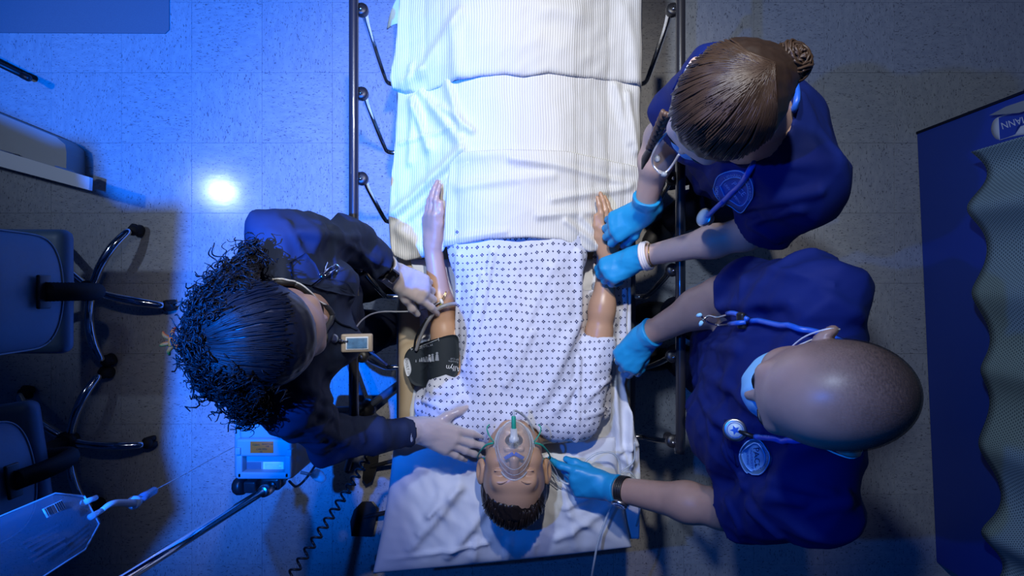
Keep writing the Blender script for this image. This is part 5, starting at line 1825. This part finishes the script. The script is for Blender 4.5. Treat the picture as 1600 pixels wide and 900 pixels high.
for k in range(4):
    obj('text_line', bar(W(414, 725 + 3 * k, 1.0203), W(440 - 4 * (k % 2), 725 + 3 * k, 1.0203), .0012, .0005), M_GREYPRINT, pl, smooth=False)
pbox(384, 722, 408, 736, 1.017, 1.0190, .0005, M_FRAME, 'grille')
pbox(459, 690, 462, 720, .86, .98, .0015, M_BLACK, 'side_slot')
kc = W(376, 759, 1.01)
obj('knob', lathe([(.010, -.012), (.021, -.011), (.0235, -.006), (.0235, .006), (.021, .011), (.008, .012)], 12, (1, .1, .25), kc), M_BLACK, pm)
obj('clamp', join(rbox((.03, .03, .05), W(396, 757, 1.0), .004), rbox((.05, .034, .05), W(428, 752, .995), .008), tube([kc, W(396, 757, 1.0)], .006)), M_BLACKM, pm)
obj('cable', tube(spline([W(452, 752, .90), W(463, 760, .86), W(478, 748, .84), W(496, 722, .80), W(508, 702, .72), W(530, 668, .55)], 40), .0036, 7), M_FRAME, pm)
single('drip_connector', join(lathe([(.003, -.022), (.014, -.018), (.016, .0), (.010, .02), (.004, .024)], 16, (.7, -.35, .3), W(498, 744, .84)), tube([W(470, 738, .84), W(492, 743, .84)], .005)), M_CLEARTUBE, 'clear plastic connector hanging beside the infusion pump', 'connector')

# IV bag: hangs plumb from the hook
bx, by = -.748, -.395
bag = thing('iv_bag', (bx, by, 1.40), 'clear fluid bag with a barcode hanging at the lower left', 'iv bag')
tv_ = nrm((.47, -.88, 0)); nv_ = nrm((.88, .47, 0)); up_ = A3(0, 0, 1)
bo_ = A3(bx, by, 1.475)


def bagP(s, h, d): return bo_ + tv_ * s + nv_ * d + up_ * h


nu, nv = 18, 26
V, F = [], []
for side in (1, -1):
    for i in range(nu):
        for j in range(nv):
            u = i / (nu - 1) * 2 - 1; v = j / (nv - 1)
            wdt = .054 * (min(1, .52 + v * 2.6) if v < .19 else 1.0)
            d = .017 * max(0, (1 - u * u)) ** .6 * math.sin(math.pi * min(1, max(0.0, v * 1.0))) ** .5 + .0012
            V.append(bagP(u * wdt, v * .26, side * d + .004 * math.sin(5 * v + u * 2)))
m_ = nu * nv
for i in range(nu - 1):
    for j in range(nv - 1):
        q = [i * nv + j, (i + 1) * nv + j, (i + 1) * nv + j + 1, i * nv + j + 1]
        F.append(q); F.append([k + m_ for k in q[::-1]])
M_BAG = mat('bag_film', (.30, .42, .55), .14, spec=.8, transp=.95)
obj('pouch', (np.array(V), F), M_BAG, bag)
ob = [bagP(s, h, .0) for s, h in ((-.028, .0), (-.054, .05), (-.056, .15), (-.056, .26), (.056, .26), (.056, .15), (.054, .05), (.028, .0), (-.028, .0))]
obj('welded_edge', tube(np.array(ob), .0014, 5), mat('bag_weld', (.70, .82, .92), .25, transp=.5), bag)
M2 = np.stack([tv_, up_, nv_], 1)
bc_ = obj('barcode', rbox((.016, .040, .0008), bagP(-.030, .085, .0175), .0003, M2), M_PRINT, bag)
rr_ = random.Random(5)
h_ = -.017
while h_ < .017:
    w_ = rr_.choice((.0009, .0016, .0024))
    obj('barcode_bar', box((.0145, w_, .0005), bagP(-.030, .085 + h_, .0183), M2), M_CUFF, bc_, smooth=False)
    h_ += w_ + rr_.choice((.001, .0016, .0022))
for k in range(5):
    obj('print_line', box((.003, .07 - .008 * (k % 3), .0005), bagP(-.004 + .008 * k, .13, .0192), M2), M_FRAME, bag, smooth=False)
for s in (-.018, .010):
    obj('port', tube([bagP(s, .01, 0), bagP(s * .9, -.022, 0)], [.0055, .0045], 10), mat('bag_weld', (.70, .82, .92), .25, transp=.35), bag)
dc = W(222, 779, 1.30)
ds = thing('drip_set', tuple(dc), 'clear drip chamber and fine line hanging under the fluid bag', 'drip chamber')
obj('spike', tube(spline([bagP(.009, -.018, 0), bagP(.008, -.05, 0), W(208, 786, 1.345)], 12), [.0045, .006, .0075], 10), M_PRINT, ds)
obj('collar', lathe([(.006, -.012), (.012, -.010), (.0135, .004), (.010, .012)], 16, W(205, 788, 1.36) - W(222, 779, 1.28), W(210, 785, 1.335)), mat('bag_weld', (.70, .82, .92), .25, transp=.35), ds)
obj('chamber', tube([W(212, 784, 1.33), W(240, 767, 1.235)], [.0095, .0088], 14), mat('chamber', (.20, .34, .55), .2, transp=.45), ds)
obj('line', tube(spline([W(240, 767, 1.235), W(290, 740, 1.05), W(336, 714, .80), W(372, 695, .62), W(420, 668, .5)], 40), .0014, 6), M_CLEARTUBE, ds)

# coiled cord
c0, c1 = W(592, 688, .70), W(440, 922, .95)
t = np.linspace(0, 1, 520)
axis = c1 - c0; Mx = frame(axis)
cl_ = c0 + np.outer(t, axis) + np.outer(-.05 * np.sin(math.pi * t), A3(0, 0, 1))
a = t * 2 * math.pi * 17
single('coiled_cord', tube(cl_ + np.outer(np.cos(a) * .0115, Mx[:, 0]) + np.outer(np.sin(a) * .0115, Mx[:, 1]), .0034, 6), M_BLACK, 'black coiled cord stretched across the blue floor by the pillow', 'cord')

# ------------------------------------------------------------------ task chairs
def task_chair(label):
    r = thing('task_chair', (0, 0, 0), label, 'chair', None)
    L = dict(local=True)
    # sits facing -X
    sv = U([(sbox((-.02, 0, .455), (.215, .22, .035), .03), .01), (ell((-.02, 0, .46), (.20, .20, .055)), .03)], .03)
    obj('seat', snet(sv, (-.3, -.3, .38), (.3, .3, .55), .011), M_VINYL, r, **L)
    nu, nv = 30, 30
    def back(off):
        V = []
        for i in range(nu):
            for j in range(nv):
                u = i / (nu - 1) * 2 - 1; v = j / (nv - 1) * 2 - 1
                q = (abs(u) ** 5 + abs(v) ** 5) ** .2; mx_ = max(abs(u), abs(v), 1e-6); k = mx_ / max(q, 1e-6)
                y = u * k * .185; h = v * k * .175
                edge = 1 - min(1, mx_) ** 6
                V.append((.285 + .22 * (h + .0) * .55 + .035 * (y / .185) ** 2 * -1 + off * (.25 + .75 * edge), y, .765 + h))
        return V
    A_, B_ = back(.022), back(-.028)
    idx = np.arange(nu * nv).reshape(nu, nv)
    q = np.stack([idx[:-1, :-1], idx[1:, :-1], idx[1:, 1:], idx[:-1, 1:]], -1).reshape(-1, 4)
    e = np.concatenate([idx[:, 0], idx[-1, 1:], idx[-2::-1, -1], idx[0, -2:0:-1]]); k = np.roll(e, -1); m = nu * nv
    obj('backrest', (np.array(A_ + B_), np.concatenate([q, q[:, ::-1] + m, np.stack([k, e, e + m, k + m], 1)])), M_VINYL, r, **L)
    rim = np.array(A_)[np.append(e, e[:1])]
    obj('piping', tube(rim * np.array([1, .985, 1]) + A3(.004, 0, 0), .0032, 5), M_PIPING, r, **L)
    obj('mount_plate', rbox((.012, .105, .05), (.315, 0, .72), .005), M_BLACK, r, **L)
    bar_p = spline([(.322, 0, .72), (.330, 0, .62), (.305, 0, .50), (.235, 0, .405), (.10, 0, .392)], 60)
    rad = [.026 + .0045 * math.cos(k * math.pi) for k in range(60)]
    obj('bellows_support', tube(bar_p, rad, 16), M_RUBBER, r, **L)
    obj('mechanism', rbox((.20, .13, .04), (0, 0, .395), .012), M_BLACK, r, **L)
    obj('gas_lift', tube([(0, 0, .10), (0, 0, .39)], [.028, .020], 14), M_BLACK, r, **L)
    obj('hub', lathe([(.02, .075), (.042, .08), (.044, .115), (.03, .125)], 20), M_BLACK, r, **L)
    for i in range(5):
        a = math.radians(-12 + 72 * i)
        c, s = math.cos(a), math.sin(a)
        pts = spline([(.03 * c, .03 * s, .098), (.12 * c, .12 * s, .118), (.21 * c, .21 * s, .112), (.275 * c, .275 * s, .082), (.292 * c, .292 * s, .066)], 20)
        lg = obj('leg', tube(pts, [.017, .0165, .018, .016, .013], 12), M_CHROME, r, **L)
        w1 = lathe([(.006, -.011), (.022, -.010), (.026, -.004), (.026, .006), (.020, .010), (.006, .011)], 18, (math.cos(a + 1.9), math.sin(a + 1.9), 0))
        of = A3(math.cos(a + 1.9), math.sin(a + 1.9), 0) * .013
        ctr = A3(.30 * c, .30 * s, .0265)
        o = obj('caster', join(xf(w1, None, ctr + of), xf(w1, None, ctr - of), sphere((.298 * c, .298 * s, .045), (.024, .024, .02), 12, 8)), M_RUBBER, lg, local=True)
    return r


def copy_tree(o, parent=None):
    c = o.copy(); COL.objects.link(c); c.parent = parent
    for ch in list(o.children): copy_tree(ch, c)
    return c


ch1 = task_chair('dark vinyl task chair on chrome star legs, its piped back centre left')
ch2 = copy_tree(ch1)
ch1.location = (-1.762, -.012, 0); ch1.rotation_euler = (0, 0, 0)
ch2.location = (-1.853, -.640, 0); ch2.rotation_euler = (0, 0, math.radians(8))
ch2['label'] = 'dark vinyl task chair behind the hanging fluid bag at lower left'
ch1['group'] = ch2['group'] = 'task chairs at the left edge'
for nm, p, d in (('backrest_tag', (.318, .165, .905), 0), ):
    for c in (ch1, ch2):
        o = obj(nm, rbox((.006, .03, .014), (.30, .166, .915), .002), M_WHITE, c, local=True, label='white tag')

# ------------------------------------------------------------------ left edge furniture
bdn = thing('low_cabinet', tuple(W(40, 240, .0)), 'low grey cabinet with a white front board at the left edge', 'cabinet')
q = [W(*p, .11)[:2] for p in ((-160, 112), (0, 178), (88, 214), (102, 226), (104, 240), (103, 284), (0, 262), (-160, 216))]
obj('carcass', sheet(q, 3, lambda x, y: np.full_like(x, .11), .108), M_DESK, bdn, smooth=False)
q = [W(*p, .22)[:2] for p in ((-160, 188), (0, 235), (140, 277), (139, 297), (0, 260), (-160, 217))]
obj('front_board', sheet(q, 2, lambda x, y: np.full_like(x, .22), .018), M_BOARD, bdn, smooth=False)
for px_ in (10, 96):
    p_ = W(px_, 240 + px_ * .29, .16)
    obj('bracket', rbox((.02, .03, .10), (p_[0], p_[1], .155), .003), M_DESK, bdn)
single('floor_mat', sheet([W(*p, .006)[:2] for p in ((-150, -120), (258, -120), (264, -114), (264, 46), (258, 52), (-150, 50))], 3, lambda x, y: np.full_like(x, .006), .0055), mat('grey_mat', (.20, .21, .23), .8, noise=(300, .15)), 'flat grey floor mat in the upper left corner', 'mat', smooth=False)
single('cane', join(tube([W(-90, 58, .16), W(38, 119, .10)], .0115, 12), lathe([(.008, -.02), (.0135, -.018), (.0140, .012), (.010, .018)], 14, W(38, 119, .10) - W(-90, 58, .16), W(41, 120.5, .097))), M_BLACK, 'black rod with a rubber tip reaching in at the left edge', 'rod')

# ------------------------------------------------------------------ right edge: blue panel and dotted curtain
def panel_x(y): return 1.755 + (.672 - y) * .0456


pnl = thing('display_panel', (1.80, -.26, 0), 'upright dark blue panel standing behind the dotted curtain', 'panel')
yA, yB = .672, -1.19
dirp = nrm((panel_x(yB) - panel_x(yA), yB - yA, 0)); nP = A3(dirp[1], -dirp[0], 0)
if nP[0] > 0: nP = -nP
a, b = A3(panel_x(yA), yA, 0), A3(panel_x(yB), yB, 0)
cN = (a + b) / 2 - nP * .02 + A3(0, 0, .80)
Mp = np.stack([dirp, -nP, A3(0, 0, 1)], 1)
obj('board', rbox((np.linalg.norm(b - a), .04, 1.6), cN, .006, Mp, 2), M_PANEL, pnl)
obj('edge_trim', rbox((.012, .046, 1.6), a - nP * .02 + A3(0, 0, .80), .003, Mp, 2), M_NAVY, pnl)
dP = float(nP @ a)
pf = lambda P: P @ np.asarray(nP, f32) - f32(dP)
lab = obj('sticker', patch(pf, smooth_poly([(1549, 203), (1552, 190), (1562, 182), (1590, 172), (1625, 164), (1650, 185), (1625, 205), (1590, 212), (1562, 218), (1553, 213)], 40), .0012, 4, 5, .0005), M_PRINT, pnl)
obj('sticker_block', patch(pf, [(1561, 184), (1600, 172), (1650, 160), (1650, 180), (1590, 199), (1587, 210), (1563, 219)], .0022, 3, 4, .0008), M_PANEL, lab, smooth=False)
obj('sticker_line', cord(pf, [(1561, 184), (1562, 202), (1563, 219)], .0011, .0015, 9, 4), M_PRINT, lab)
obj('sticker_line', cord(pf, [(1563, 219), (1576, 215), (1587, 211)], .0011, .0015, 9, 4), M_PRINT, lab)
obj('lettering', text_px(pf, 'MANN', (1587, 190.5), 15, 180 + 16, .003), M_PRINT, lab, smooth=False)
obj('flap', patch(pf, [(1553, 180), (1580, 166), (1640, 146), (1650, 160), (1600, 176)], .018, 3, 4, -.012), M_PUMP, lab, smooth=False)

nu, nv = 300, 40
y0c, y1c, zlo, zhi = .485, -1.20, .40, 1.9
u, v = np.meshgrid(np.linspace(0, 1, nu), np.linspace(0, 1, nv), indexing='ij')
Yc = y0c + (y1c - y0c) * u
ph = 2 * math.pi * (y0c - Yc) / .285
wav = np.sin(ph + .5 * np.sin(ph * .37)) * (.030 + .012 * np.sin(ph * .21 + 1))
Xc = panel_x(Yc) - .078 + wav * (1 - .25 * v) - .012 * np.exp(-(u / .03) ** 2)
Zc = zlo + (zhi - zlo) * v + .010 * np.sin(ph * .5)
cv = np.stack([Xc, Yc + .012 * np.cos(ph), Zc], -1).reshape(-1, 3)
idx = np.arange(nu * nv).reshape(nu, nv)
q = np.stack([idx[:-1, :-1], idx[:-1, 1:], idx[1:, 1:], idx[1:, :-1]], -1).reshape(-1, 4)
cur = single('curtain', (cv, q), M_CURT, 'hanging dotted grey-green curtain with a wavy hem at the right edge', 'curtain')
uvl = cur.data.uv_layers.new(name='UVMap')
su = np.cumsum(np.append(0, np.linalg.norm(np.diff(np.stack([Xc[:, 0], Yc[:, 0]], 1), axis=0), axis=1)))
uvv = np.stack([np.repeat(su, nv), Zc.ravel()], 1)
li = np.empty(len(cur.data.loops), np.int32); cur.data.loops.foreach_get('vertex_index', li)
uvl.data.foreach_set('uv', uvv[li].astype(f32).ravel())
sm = cur.modifiers.new('thickness', 'SOLIDIFY'); sm.thickness = .0015
